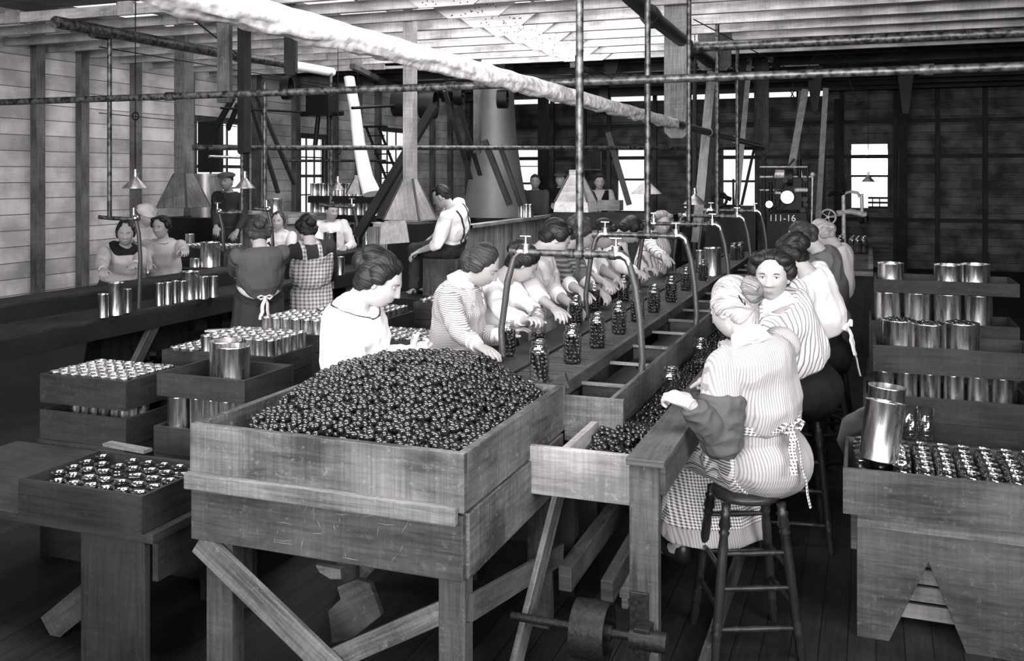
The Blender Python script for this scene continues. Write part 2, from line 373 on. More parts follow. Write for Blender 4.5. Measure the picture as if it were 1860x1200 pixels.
m.v += [p-V((0, 0, .1)) for p in m.v[:4]]; m.f.append([7, 6, 5, 4]); m.s.append(False); m.mi.append(0); m.uv.append([(0, 0)]*4)
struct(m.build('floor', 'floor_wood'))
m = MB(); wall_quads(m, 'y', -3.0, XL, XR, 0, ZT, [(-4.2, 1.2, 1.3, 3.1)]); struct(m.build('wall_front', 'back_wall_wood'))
# roof with two glazed openings
m = MB()
for x0, x1, y0, y1 in ((XL, XR, -3, 8.6), (XL, -8.9, 8.6, YB), (-.8, XR, 8.6, YB), (-8.9, -.8, 12.3, 16.1), (-8.9, -.8, 17.9, 19.6), (-8.9, -.8, 20.4, YB)):
    m.box((x0, y0, ZT), (x1, y1, ZT+.05)); 
    for k in range(-6, 0): m.uv[k] = [(q[0], q[1]) for q in m.uv[k]]
struct(m.build('ceiling', 'roof_wood'))
m = MB()
for x in [-8.9+.9*i for i in range(10)]:
    m.box((x-.02, 8.6, ZT-.03), (x+.02, 12.3, ZT+.05)); m.box((x-.02, 16.1, ZT-.03), (x+.02, 17.9, ZT+.05))
struct(m.build('trim_1', 'grey_wood'))
# studs on the walls
def stud(x0, y0, x1, y1, mat, n):
    m = MB(); m.box((x0, y0, 0), (x1, y1, ZT)); return struct(m.build('trim_%d' % n, mat))
k = 2
for y in (6.6, 7.9, 8.75, 9.45, 10.4, 11.5, 13.15, 14.3, 15.6, 16.5, 17.3, 18.9, 19.9, 20.9):
    stud(XL+.03, y, XL+.13, y+.13, 'brace_wood', k); k += 1
for x in (-9.3, -8.55, -7.2, -6.4, -5.8, -4.7, -3.9, -3.3, -2.25, -1.5, -.6, .48, 1.3, 2.2):
    stud(x, YB-.13, x+.09, YB-.03, 'grey_wood' if x < -1 else 'dark_wood', k); k += 1
for zz in (1.0, 2.35, 3.1):
    m = MB(); m.box((XL+.13, YB-.10, zz), (XR, YB-.03, zz+.08)); struct(m.build('trim_%d' % k, 'dark_wood')); k += 1
# windows
def window(n, axis, c, h, cols=2, rows=2, mat='grey_wood', inward=1):
    a0, a1, z0, z1 = h
    def P(a, z, d): return V((c+d*inward, a, z)) if axis == 'x' else V((a, c-d*inward, z))
    root = thing('window_%d' % n, P((a0+a1)/2, z0, 0), kind='structure')
    m = MB(); f = .09
    def bar(A0, A1, Z0, Z1, d0, d1):
        p, q = P(A0, Z0, d0), P(A1, Z1, d1); m.box((min(p.x, q.x), min(p.y, q.y), Z0), (max(p.x, q.x), max(p.y, q.y), Z1))
    bar(a0-f, a0, z0-f, z1+f, .0, .07); bar(a1, a1+f, z0-f, z1+f, .0, .07); bar(a0, a1, z1, z1+f, .0, .07); bar(a0-.05, a1+.05, z0-f, z0, .0, .10)
    m.build('window_frame', mat, root)
    m = MB(); t = .022
    bar(a0, a1, (z0+z1)/2-.025, (z0+z1)/2+.025, -.02, .02)
    for i in range(1, cols): x = a0+(a1-a0)*i/cols; bar(x-t/2, x+t/2, z0, z1, -.01, .015)
    for j in range(1, rows*2):
        z = z0+(z1-z0)*j/(rows*2)
        if j != rows: bar(a0, a1, z-t/2, z+t/2, -.01, .015)
    m.build('glazing_bars', mat, root)
    m = MB(); bar(a0, a1, z0, z1, -.004, .0); m.build('pane', 'window_glass', root)
for i, h in enumerate(LW): window(i+1, 'x', XL, h, 3, 2, 'grey_wood')
for i, h in enumerate(BW): window(i+4, 'y', YB, h, 1, 1 if i else 2, 'grey_wood')
# lattice of the lower window opening on the right of the back wall
m = MB()
for z in (1.30, 1.40, 1.50): m.box((-.02, YB-.10, z-.02), (.37, YB-.07, z+.02))
for x in (.06, .2): m.box((x, YB-.10, 1.28), (x+.02, YB-.07, 1.52))
struct(m.build('trim_%d' % k, 'black_wood')); k += 1
# tie joists below the roof, splice plates nailed across them on the centre line
y = 7.15; i = 0
while y < 12.2:
    t = thing('ceiling_joist', (-3, y, 3.5), kind='structure'); t.name = 'trim_%d' % k; WL[t.name] = V((-3, y, 3.5)); k += 1
    m = MB(); m.box((XL, y-.03, 3.5), (XR, y+.03, 3.60 if y < 8.5 else 3.64)); m.build('joist_board', 'joist_wood', t, .004)
    m = MB(); sx = -3.55; m.prism([(sx-.42, y-.032, 3.635), (sx+.5, y-.032, 3.635), (sx+.3, y-.032, 3.49), (sx-.22, y-.032, 3.49)], (0, -1, 0), .025)
    m.build('splice_plate', 'plate_wood', t)
    m = MB(); rr = random.Random(i)
    for q in range(22):
        px, pz = sx-.2+rr.random()*.5, 3.51+rr.random()*.11; m.cyl((px, y-.057, pz), (px, y-.062, pz), .006, n=6)
    m.build('nail', 'black_iron', t); t.children[-1]['kind'] = 'stuff'
    for s in (-8.0, -6.6):
        m = MB(); m.box((s, y-.06, 3.49), (s+.16, y-.03, 3.62)); m.build('cleat', 'pale_wood', t)
    y += .62; i += 1
for y in (13.2, 14.4, 15.6, 18.4, 19.5, 20.6):
    m = MB(); m.box((XL if y > 16 else XL, y-.04, 3.72), (XR, y+.04, 3.92)); struct(m.build('trim_%d' % k, 'grey_wood' if y < 16 else 'dark_wood')); k += 1
# slanting roof braces
for a, b in (((1040, 118, 13), (1130, 150, 16)), ((640, 120, 12.5), (700, 150, 15)), ((1400, 108, 13), (1420, 133, 15)), ((1270, 110, 13), (1210, 150, 16))):
    m = MB(); m.beam(at(*a), at(*b), .07, .07); struct(m.build('trim_%d' % k, 'grey_wood')); k += 1
# ================================================================ posts and boards hanging from the roof
def board(px, pyb, Z, wpx, label, mat='grey_wood', top=3.95, th=.045, chamf=True, cat='hanger'):
    c = at(px, pyb, Z); hw = wpx/FP*Z/2*1.05; z0 = c.z; ch = hw*.5 if chamf else .001
    P = [(c.x-hw, c.y, top), (c.x+hw, c.y, top), (c.x+hw, c.y, z0+ch), (c.x+hw-ch, c.y, z0), (c.x-hw+ch, c.y, z0), (c.x-hw, c.y, z0+ch)]
    m = MB(); m.prism(P, (0, 1, 0), th); o = m.build('pipe_hanger', mat, bevel=.004); tag(o, label, cat); return o
board(1229, 251, 8.58, 44, 'wide grey hanger board with chamfered end carrying the frosted pipe', 'brace_wood')
board(1383, 280, 15.0, 25, 'narrow hanger board at the far end of the long frosted pipe', 'grey_wood')
board(405, 186, 7.6, 25, 'rough hanger board at left with its end cut square behind crossing pipe', 'grey_wood', chamf=False)
board(526, 137, 10.2, 24, 'dark hanger board behind the frosted pipe on the left', 'dark_wood')
board(1283, 128, 10.4, 30, 'left one of two dark boards hanging side by side at upper right', 'grey_wood')
board(1312, 128, 10.6, 30, 'right one of two dark boards hanging side by side at upper right', 'grey_wood')
board(865, 278, 12.6, 11, 'slim dark hanging post reaching down to the thin level pipe', 'grey_wood', th=.08, chamf=False)
board(437, 280, 9.6, 14, 'thick black hanging post in front of the left window', 'black_wood', th=.12)
def post(name, a, b, w, mat, label, cat='post', t=None):
    m = MB(); m.beam(a, b, w, t or w, up=(0, 1, 0)); return tag(m.build(name, mat, bevel=.004), label, cat)
for px, Z, top, wd, lab in ((1176, 17, 95, .10, 'dark roof post far back left of the wide hanger board'), (1262, 12.5, 118, .05, 'thin dark post behind the pulley belts at right of centre'),
                       (1495, 15.5, 180, .08, 'dark square post beside the second canning machine'), (1640, 19, 150, .16, 'dark roof post against the back wall at far right'), (987, 17, 160, .16, 'dark roof post by the back wall window left of centre'),
                       (1050, 18, 150, .1, 'dark post behind the tall pyramid hood'), (1520, 20, 180, .1, 'dark post on the back wall left of the glaring window')):
    p = at(px, top, Z); post('roof_post', (p.x, p.y, 0), (p.x, p.y, min(p.z, 3.9)), wd, 'black_wood' if px != 1495 else 'dark_wood', lab)
# ================================================================ pipes
def pipe(pts, r, label, mat='pipe_metal', name='pipe', joints=(), cat='pipe', n=10):
    root = thing(name, pts[0], label, cat); m = MB(); m.tube(pts, r, n); m.build('pipe_section', mat, root)
    for a, d in joints:
        m = MB(); a = V(a); d = V(d).normalized(); m.cyl(a-d*r*1.4, a+d*r*1.4, r*1.3, n=n); m.build('coupling', mat, root)
    return root
# the long frosted pipe over the conveyor
root = thing('frosted_pipe', (-1.57, .3, 2.44), 'long thick pipe crusted white with frost running away overhead', 'pipe')
m = MB(); rings = []; n = 28; ys = [.3+(8.2-.3)*i/260 for i in range(261)]
for y in ys:
    rg = []
    for j in range(n):
        a = 2*PI*j/n; dn = max(0, -math.sin(a)); r = .043+.008*noise.noise(V((math.cos(a)*2, y*5, math.sin(a)*2)))*(1+2*dn)+.012*dn*max(0, noise.noise(V((math.cos(a)*6, y*14, math.sin(a)*6+9))))
        rg.append(V((-1.57+math.cos(a)*r, y, 2.44+math.sin(a)*r)))
    rings.append(rg)
m.ring_loft(rings); m.build('frosted_section', 'frosted_pipe', root)
m = MB(); m.cyl((-1.57, 8.1, 2.44), (-1.57, 14.9, 2.44), .036, n=16); m.build('bare_section', 'pipe_metal', root)['label'] = 'darker bare length beyond the hanger board'
for y in (8.75, 10.1, 12.2):
    m = MB(); m.cyl((-1.57, y-.05, 2.44), (-1.57, y+.05, 2.44), .047, n=16); m.build('coupling', 'pipe_metal', root)
X, Y_, Z_ = V((1, 0, 0)), V((0, 1, 0)), V((0, 0, 1))
pipe([(-9.3, 5.8, 2.585), (3.2, 5.8, 2.585)], .026, 'dark pipe crossing the whole room level above the workers', joints=[((-2.6, 5.8, 2.585), X), ((-4.9, 5.8, 2.585), X), ((.3, 5.8, 2.585), X)])
pipe([at(1256, 86, 8.9), V((3.2, at(1256, 86, 8.9).y, at(1256, 86, 8.9).z))], .045, 'heavy dark pipe high at the right coming out of the hanger boards', joints=[(at(1258, 86, 8.9), X)])
pipe([at(100, 40, 7.6), at(398, 96, 9.85), at(598, 129, 11.95)], .05, 'heavy pipe high on the left feeding the three drops over the canning bench', joints=[(at(180, 58, 8.3), Y_), (at(437, 103, 10.2), Y_)])
m = MB(); pa, pb = at(520, 116.5, 11.0), at(603, 131, 12.0); m.cyl(pa, pb, .056, n=12); tag(m.build('pipe_lagging', 'white_paint'), 'white wrapping on the far end of the high left pipe', 'pipe lagging')
pipe([at(350, 268, 9.6), at(1385, 269, 14.6)], .028, 'thin level pipe low across the room at the height of the lamps')
pipe([at(520, 292, 13.5), at(700, 292, 15)], .02, 'pale slim handrail pipe behind the canning bench')
pipe([at(380, 284, 12.6), at(440, 286, 13)], .02, 'short pale pipe across the left window', 'steel')
pipe([at(1125, 0, 6.2)+V((0, -.3, .1)), at(1190, 35, 7.4), at(1300, 122, 10.8), at(1318, 130, 11.2)], .06, 'thick dark pipe slanting in at the top behind the wide hanger board', 'iron', joints=[(at(1183, 30, 7.3), (0, 1, -.1))])
pipe([at(700, 112, 13.2), at(1480, 92, 16.4)], .06, 'long black line shaft under the roof beams', 'black_iron', 'line_shaft', cat='line shaft')
pipe([at(1060, 143, 13.6), at(1690, 128, 15.6)], .062, 'second level pipe, rusty and flaking, crossing under the roof strip at right', 'pipe_metal', joints=[(at(1312, 138, 14.4), X), (at(1466, 136, 15), X)])
pipe([at(900, 140, 13.1), at(1062, 143.4, 13.6)], .055, 'short length of pipe behind the frosted pipe in the middle', 'iron')
for i, px in enumerate((906, 1110, 1345, 1480, 1645)):
    Z = 13.6+i*.5; top = at(px, 70, Z); top.z = 3.72; b = at(px, 150 if i < 2 else 190+i*4, Z)
    m = MB(); hw = .13; m.prism([top-X*hw, top+X*hw, b+X*hw*.35, b-X*hw*.35], (0, 1, 0), .06)
    tag(m.build('shaft_hanger', 'black_iron'), ['black tapered shaft bracket in the middle behind the frosted pipe', 'black tapered bracket beside the tall vertical pipe', 'black tapered bracket right of the hanging boards', 'black tapered bracket above the canning machine', 'black tapered bracket at the far right under the roof'][i], 'shaft bracket')
# ceiling rods and wires
def wire(pts, r, label, cat='wire', mat='black_iron', name='wire'):
    m = MB(); m.tube(pts, r, 5); return tag(m.build(name, mat), label, cat)
wire([at(180, 255-170, 9), at(640, 262-100, 15)], .006, 'taut wire sloping down along the left wall')
wire([at(330, 60, 8.4)+V((0, 0, .2)), at(437, 103, 10.2)], .008, 'stay rod running down to the high left pipe')
wire([at(1466, 125, 12), at(1490, 88, 12), at(1525, 103, 12), at(1558, 183, 12)], .006, 'bent wire hanging from the pipe at upper right')
wire([at(1260, 35, 9), at(1460, 140, 12.5), at(1466, 132, 12)], .006, 'long wire slanting under the roof at upper right')
wire([at(1436, 178, 13), at(1444, 160, 13), at(1440, 150, 13), at(1436, 165, 13), at(1442, 176, 13)], .008, 'loop of wire hung on the rusty pipe at upper right')
wire([at(1250, 228, 14), at(1420, 230, 16)], .008, 'thin level rod behind the belts', 'rod')
wire([at(180, 205, 10), at(430, 230, 14)], .005, 'thin wire strung along the left wall boards')
for px, Z, y1, lab in ((1052, 5.05, 455, 'a'),):
    pass
# diagonal struts and belts under the line shaft
def belt(a, b, w, label, mat='belt_leather', th=.012, cat='belt', name='drive_belt'):
    m = MB(); m.beam(a, b, w, th, up=(0, 1, 0)); return tag(m.build(name, mat), label, cat)
belt(at(449, 165, 12.0), at(505, 350, 12.6), .055, 'left dark belt of the slanting pair behind the left bench', 'dark_wood', .03)
belt(at(462, 165, 12.1), at(535, 335, 12.8), .055, 'right dark belt of the slanting pair behind the left bench', 'dark_wood', .03)
belt(at(808, 165, 13.0), at(855, 325, 13.9), .06, 'left dark belt running down to the steam stack', 'dark_wood', .03)
belt(at(826, 165, 13.1), at(872, 318, 14.0), .06, 'right dark belt running down to the steam stack', 'dark_wood', .03)
belt(at(424, 176, 11.6), at(392, 232, 11.9), .07, 'upper dark strap crossing the left window corner', 'black_wood', .03)
belt(at(432, 190, 11.6), at(414, 234, 11.9), .06, 'lower dark strap crossing the left window corner', 'black_wood', .03)
belt(at(790, 190, 10.4), at(648, 430, 10.2), .09, 'thick dark timber brace slanting behind the tall hood', 'black_wood', .07, 'brace', 'timber_brace')
belt(at(735, 300, 11.2), at(690, 400, 10.8), .08, 'shorter dark timber brace left of the tall hood', 'black_wood', .07, 'brace', 'timber_brace')
belt(at(1463, 162, 14.2), at(1434, 322, 13.6), .10, 'bright twisted belt dropping to the canning machine')
belt(at(1456, 165, 14.25), at(1440, 320, 13.9), .08, 'darker return run of the belt above the canning machine', 'brace_wood')
belt(at(1295, 105, 12.6), at(1264, 440, 11.8), .115, 'wide pale belt hanging down right of the centre', 'brace_wood', .014)
belt(at(1307, 100, 12.9), at(1280, 420, 12.4), .07, 'dark belt close behind the wide pale belt', 'dark_wood', .014)
belt(at(1362, 105, 14.6), at(1338, 372, 13.8), .075, 'pale belt passing down across the bright back window')
belt(at(1371, 265, 14.6), at(1347, 372, 13.8), .04, 'thin dark belt crossing the bright back window', 'dark_wood')
belt(at(1500, 160, 15.2), at(1486, 400, 14.9), .085, 'tall grey belt between the two machines')
belt(at(856, 100, 14)+V((0, 0, 0)), at(930, 230, 15.5), .06, 'dark slanting belt right of the steam stack', 'black_wood')
belt(at(880, 255, 13.6), at(926, 372, 13.5), .08, 'dark slanting prop in front of the steam stack', 'dark_wood', .06, 'brace', 'timber_brace')
belt(at(908, 265, 13.7), at(946, 374, 13.6), .06, 'second slanting prop beside the back window', 'dark_wood', .05, 'brace', 'timber_brace')
belt(at(1104, 240, 15), at(1143, 372, 15), .09, 'dark cloth belt slanting beside the second back window', 'mid_cloth')
# pulleys
def pulley(c, r, wd, ax, label, mat='black_iron', spokes=True, cat='pulley'):
    root = thing('pulley', c, label, cat); c = V(c); ax = V(ax).normalized(); x, y, d = frame_for(ax)
    m = MB(); m.lathe([(r*.9, -wd/2), (r, -wd/2), (r, -wd/2), (r*1.02, 0), (r, wd/2), (r, wd/2), (r*.9, wd/2), (r*.9, wd/2), (r*.9, -wd/2)], c, 28, ax=ax)
    m.build('rim', mat, root)
    m = MB(); m.cyl(c-ax*wd*.6, c+ax*wd*.6, r*.2, n=12)
    for q in range(6):
        a = q*PI/3; m.tube([c+(x*math.cos(a)+y*math.sin(a))*r*.15, c+(x*math.cos(a)+y*math.sin(a))*r*.93], r*.06, 6)
    m.build('hub', mat, root); return root
pulley(at(521, 160, 11.6), .14, .10, (1, .3, 0), 'small pulley on the shaft behind the left crossing pipe')
pulley(at(728, 186, 13.2), .19, .20, (1, .2, 0), 'large black drum pulley left of the tall hood duct')
pulley(at(778, 190, 13.4), .20, .22, (1, .2, 0), 'large black drum pulley right of the tall hood duct')
pulley(at(834, 172, 13.2), .14, .12, (1, .2, 0), 'black pulley above the steam stack')
pulley(at(913, 180, 13.4), .13, .14, (1, .2, 0), 'black pulley partly behind the frosted pipe')
pulley(at(1218, 160, 14.4), .22, .14, (1, .2, 0), 'black pulley behind the wide hanger board')
pulley(at(1098, 178, 14.8), .24, .14, (1, .2, 0), 'black pulley right of the tall vertical pipe')
m = MB(); c = at(585, 192, 11.9); m.box(c-V((.16, .12, .13)), c+V((.16, .12, .13))); m.tube([c+V((-.3, 0, -.1)), c+V((.3, 0, -.1))], .03); m.tube([c+V((-.05, 0, -.1)), c+V((-.1, 0, -.5))], .03); m.tube([c+V((.1, 0, -.1)), c+V((.1, 0, -.5))], .03)
tag(m.build('gear_box', 'black_iron'), 'black gear casing hung from the roof right of the left window', 'gear box')
pipe([at(640, 196, 12), at(716, 192, 13)], .02, 'short shaft between the gear casing and the drum pulley', 'black_iron', 'line_shaft', cat='line shaft')
pipe([at(400, 196, 11.4)-V((0, 0, .0)), at(575, 205, 12)], .014, 'thin black rod from the left post to the gear casing', 'black_iron', 'rod', cat='rod')
# ================================================================ the olive box on its trestle
BX0, BX1, BY0, BY1 = -2.43, -1.29, 2.985, 4.11
root = thing('olive_bin', ((BX0+BX1)/2, (BY0+BY1)/2, 0), 'big worn wooden bin heaped with dark olives on a braced trestle in the foreground', 'bin')
t = .032
m = MB(); m.box((BX0, BY0, .845), (BX1, BY0+t, 1.05)); m.build('front_board', 'box_wood', root, .004)
m = MB(); m.box((BX1-t, BY0+t, .845), (BX1, BY1, 1.05)); m.build('side_board', 'box_wood', root, .004)
m = MB(); m.box((BX0, BY0+t, .845), (BX0+t, BY1, 1.05)); m.build('side_board', 'box_wood', root, .004)
m = MB(); m.box((BX0, BY1, .845), (BX1, BY1+t, 1.05)); m.build('rear_board', 'box_wood', root, .004)
m = MB(); m.box((BX0+t, BY0+t, .82), (BX1-t, BY1, .845)); m.build('bottom', 'dark_wood', root)
m = MB(); m.box((BX0-.004, BY0-.032, .808), (BX1-.02, BY0, .872)); m.build('ledge_batten', 'brace_wood', root, .006)
m = MB(); m.box((BX0+.004, BY0+.002, .61), (BX1-.006, BY0+t, .835)); m.build('lower_front_board', 'grey_wood', root, .004)
m = MB(); m.box((BX1-t-.006, BY0+t, .61), (BX1+.006, BY1-.02, .838)); m.build('lower_side_board', 'box_wood', root, .004)
m = MB(); m.box((BX0+.004, BY0+t, .61), (BX0+t, BY1-.02, .835)); m.build('lower_side_board', 'grey_wood', root, .004)
m = MB(); m.box((BX0, BY1-.02, .61), (BX1, BY1+.01, .835)); m.build('lower_rear_board', 'grey_wood', root, .004)
m = MB(); m.prism([(BX1-.10, BY1+.03, 1.03), (BX1+.02, BY1+.03, 1.03), (BX1-.005, BY1+.03, 1.10)], (0, 1, 0), .03); m.build('corner_bracket', 'grey_wood', root, .003)
for x0, x1, y0 in ((BX0+.045, BX0+.165, BY0+.04), (BX1-.115, BX1-.015, BY0+.04), (BX0+.04, BX0+.14, BY1-.12), (BX1-.13, BX1-.03, BY1-.12)):
    m = MB(); m.box((x0, y0, 0), (x1, y0+.075, .62)); m.build('leg', 'grey_wood', root, .004)
def brace(name, a, b, wd, mat='brace_wood', t=.025, up=(0, 1, 0)):
    m = MB(); m.beam(a, b, t if 0 else wd, t, up=up); return m.build(name, mat, root, .003)
brace('diagonal_brace', (BX0+.03, BY0+.02, .60), (BX0+.92, BY0+.02, -.02+.03), .10)
brace('diagonal_brace', (BX1-.06, BY0+.055, .50), (BX0+.24, BY0+.055, .03), .075)
brace('diagonal_brace', (BX0+.62, BY1-.06, .60), (BX0+.1, BY1-.06, .05), .08)
brace('side_brace', (BX1+.018, BY1-.06, .66), (BX1+.018, BY0+.35, .02), .10, 'brace_wood', .025, (1, 0, 0))
brace('side_rail', (BX1-.003, BY0+.06, .50), (BX1-.003, BY1-.02, .30), .09, 'grey_wood', .022, (1, 0, 0))
brace('rear_rail', (BX0+.1, BY1-.03, .52), (BX1-.1, BY1-.03, .50), .14, 'dark_wood')
P = [at(612, 1066, 3.75), at(648, 1052, 3.75), at(672, 1060, 3.75), at(692, 1118, 3.75), at(640, 1160, 3.75), at(603, 1168, 3.75), at(595, 1110, 3.75), at(618, 1088, 3.75)]
m = MB(); m.prism(P, (0, 1, 0), .03); m.build('curved_chute_board', 'grey_wood', root, .003)
P = [at(572, 1026, 3.7), at(618, 1034, 3.7), at(620, 1052, 3.7), at(600, 1052, 3.7), at(580, 1040, 3.7)]
m = MB(); m.prism(P, (0, 1, 0), .03); m.build('curved_chute_board', 'brace_wood', root, .003)
def marks(o, P0, ux, uz, n, mat, seed, L=.12):
    """scratches cut in the face of a board"""
    r = random.Random(seed); m = MB(); ux, uz = V(ux), V(uz)
    for q in range(n):
        a = P0+ux*r.random()+uz*r.random(); th = r.choice((r.gauss(.1, .15), r.gauss(1.4, .3))); l = L*(.3+r.random())
        b = a+ux.normalized()*math.cos(th)*l*.6+uz.normalized()*math.sin(th)*l*.35
        m.tube([a, (a+b)/2+uz.normalized()*r.uniform(-.004, .004), b], [.0002, .0008, .0002], 4)
    o2 = m.build('scratch', mat, root); o2['kind'] = 'stuff'; return o2
marks(root, V((BX0+.2, BY0-.0004+.002, .63)), (.8, 0, 0), (0, 0, .17), 26, 'pale_wood', 3)
marks(root, V((BX0+.05, BY0-.0003, .88)), (1.0, 0, 0), (0, 0, .12), 7, 'ink', 5, .05)
# ---------------------------------------------------------------- olives
def olive_mesh(nu, nv, name):
    m = MB(); vs = []; m.ell((0, 0, 0), (.0125, .0125, .0165), None, nu, nv); return m.mesh(name)
OM = olive_mesh(14, 9, 'olive'); OM.materials.append(MT['olive_skin'])
def scatter(x0, x1, y0, y1, h, d, rnd, layers=2):
    pts = []; dy = d*.866; j = 0; y = y0
    for L in range(layers):
        y = y0+(.5*d if L else 0); j = 0
        while y <= y1:
            x = x0+(d*.5 if (j+L) % 2 else 0)
            while x <= x1:
                px, py = x+rnd.gauss(0, d*.17), y+rnd.gauss(0, d*.17)
                if x0 <= px <= x1 and y0 <= py <= y1: pts.append(V((px, py, h(px, py)+rnd.gauss(0, .0055)-L*.017)))
                x += d
            y += dy; j += 1
    return pts
def rand_rot(r):
    return (Matrix.Rotation(r.uniform(0, 2*PI), 3, 'Z') @ Matrix.Rotation(r.gauss(PI/2, .5), 3, 'X'))
def olive_pile(name, pts, r, label, parent=None):
    import numpy as np
    m = MB(); m.ell((0, 0, 0), (.0125, .0125, .0165), None, 10, 6); bv = np.array([tuple(v) for v in m.v]); bf = np.array(m.f); nb = len(bv)
    AV = []; AF = []
    for i, p in enumerate(pts):
        R = np.array(rand_rot(r)); s = r.uniform(.9, 1.12); AV.append(bv @ R.T * s + np.array(tuple(p))); AF.append(bf+i*nb)
    AV = np.concatenate(AV); AF = np.concatenate(AF); org = V(tuple(AV.mean(0))); AV -= np.array(tuple(org))
    me = bpy.data.meshes.new(name); me.from_pydata(AV.tolist(), [], AF.tolist()); me.polygons.foreach_set('use_smooth', [True]*len(AF)); me.materials.append(MT['olive_skin']); me.update()
    o = bpy.data.objects.new(name, me); COL.objects.link(o); WL[o.name] = org; o.location = org; tag(o, label, 'olives', kind='stuff'); return o
rnd = random.Random(11)
def heap(x, y):
    u = math.hypot((x+1.80)/.70, (y-3.66)/.74); e = min(1, max(.0, BX1-.035-x)/.26)**.8; return 1.0+.225*max(0, 1-u**1.9)*e+.012*noise.noise(V((x*5, y*5, 0)))
pts = [p for p in scatter(BX0+.15, BX1-.05, BY0+.05, BY1-.03, heap, .0255, rnd, 2) if not (p.x < BX0+.20 and p.y > 3.25)]
pts.sort(key=lambda p: (p-V((0, 0, H))).length-(.3 if p.z > heap(p.x, p.y)-.012 else 0))
def put_olive(p, label, group):
    o = bpy.data.objects.new('olive', OM); COL.objects.link(o); WL[o.name] = p.copy(); o.location = p; o.rotation_euler = rand_rot(rnd).to_euler(); o.scale = (rnd.uniform(.92, 1.12),)*3
    tag(o, label, 'olive', group)
near = [p for p in pts if p.z > heap(p.x, p.y)-.010][:300]; ids = {id(p) for p in near}
for p in near: put_olive(p, 'shiny dark olive lying in the near slope of the heap in the big bin', 'olives in the near slope of the heap')
olive_pile('olive_heap', [p for p in pts if id(p) not in ids], rnd, 'remaining heap of shiny dark olives rising behind the near slope in the big bin')
m = MB(); N = 16; vs = []; fs = []
for i in range(N+1):
    for j in range(N+1):
        x = BX0+.12+(BX1-BX0-.17)*i/N; y = BY0+.04+(BY1-BY0-.06)*j/N; vs.append(V((x, y, heap(x, y)-.03)))
for i in range(N):
    for j in range(N): fs.append([i*(N+1)+j, (i+1)*(N+1)+j, (i+1)*(N+1)+j+1, i*(N+1)+j+1])
nv = len(vs); vs += [V((p.x, p.y, .85)) for p in vs]; fs += [[nv+k for k in f[::-1]] for f in fs]
edge = [i*(N+1) for i in range(N+1)]+[N*(N+1)+j for j in range(1, N+1)]+[i*(N+1)+N for i in range(N-1, -1, -1)]+[j for j in range(N-1, 0, -1)]
fs += [[edge[k], nv+edge[k], nv+edge[(k+1) % len(edge)], edge[(k+1) % len(edge)]] for k in range(len(edge))]
m.add(vs, fs, True); o = m.build('olive_bed', 'olive_skin'); tag(o, 'mass of olives packed deep inside the big bin', 'olives', kind='stuff')
# cloth bunched at the rear corner of the bin
m = MB(); vs = []; fs = []; N = 22
for i in range(N+1):
    for j in range(9):
        a = i/N; b = j/8; p = at(878+a*125, 676+a*38, 4.62-a*.15)+V((0, 0, -.0)); q = at(878+a*118, 700+a*26, 4.40-a*.1)
        c = p.lerp(q, b); c.z += .035*math.sin(PI*b)+.010*noise.noise(V((a*7, b*3, 1)))*3; vs.append(c)
for i in range(N):
    for j in range(8): k = i*9+j; fs.append([k, k+9, k+10, k+1])
m.add(vs, fs, True); tag(m.build('sacking', 'canvas', solid=.012), 'pale rumpled sacking bunched at the far corner of the olive bin', 'cloth')
# ================================================================ olive trough and outer bench rail
root = thing('olive_trough', (-1, 6.5, 0), 'long narrow wooden trough of olives running beside the slatted conveyor', 'trough')
m = MB(); m.box((-1.30, 3.66, .705), (-.845, 3.69, .90)); m.build('end_board', 'pale_wood', root, .003)
m = MB(); m.box((-1.15, 3.69, .70), (-.84, 12, .725)); m.build('bottom', 'grey_wood', root)
m = MB(); m.prism([(-1.13, 4.2, .72), (-1.075, 4.2, .90), (-1.095, 4.2, .90), (-1.15, 4.2, .72)], (0, 1, 0), 7.8); m.build('side_board', 'pale_wood', root)
m = MB(); m.box((-1.165, 3.69, .72), (-1.135, 4.13, .897)); m.build('side_board', 'pale_wood', root)
m = MB(); m.box((-1.29, 4.13, .80), (-1.02+.0, 4.16, 1.0)); m.build('upper_end_board', 'box_wood', root)
def tr(x, y): return .815+.055*max(0, 1-abs(y-4.15)/.35)+.012*noise.noise(V((x*4, y*3, 5)))-.10*max(0, x+.99)
tp = scatter(-1.125, -.855, 3.71, 9.4, tr, .0262, rnd, 1)
tp = [p for p in tp if p.x > -1.125+(.05 if p.y > 4.2 else 0)]
olive_pile('trough_olives', tp, rnd, 'dark olives filling the long trough beside the conveyor')
m = MB(); m.box((-1.13, 3.70, .73), (-.85, 12, .795)); tag(m.build('olive_bed', 'olive_skin'), 'lower layer of olives along the bottom of the long trough', 'olives', kind='stuff')
root = thing('work_bench', (-.77, 7, 0), 'long wooden bench rail on posts along the right side of the olive trough', 'bench')
m = MB(); m.box((-.845, 3.46, .925), (-.70, 12, .952)); m.build('top_plank', 'grey_wood', root, .004)
m = MB(); m.box((-.728, 3.50, .815), (-.703, 12, .925)); m.build('side_board', 'grey_wood', root, .003)
m = MB(); m.box((-.842, 3.53, .72), (-.82, 12, .925)); m.build('inner_board', 'grey_wood', root)
for y in (3.475, 5.9, 8.3, 10.8):
    m = MB(); m.box((-.835, y, 0), (-.725, y+.05, .925)); m.build('leg', 'grey_wood', root, .004)
m = MB(); m.box((-.832, 3.462, .20), (-.76, 3.475, .46)); m.build('bearing_plate', 'iron', root, .004)
m = MB(); m.cyl((-.815, 3.41, .315), (-.68, 3.41, .315), .036); m.box((-.80, 3.39, .27), (-.74, 3.465, .36)); m.build('bearing', 'iron', root, .003)
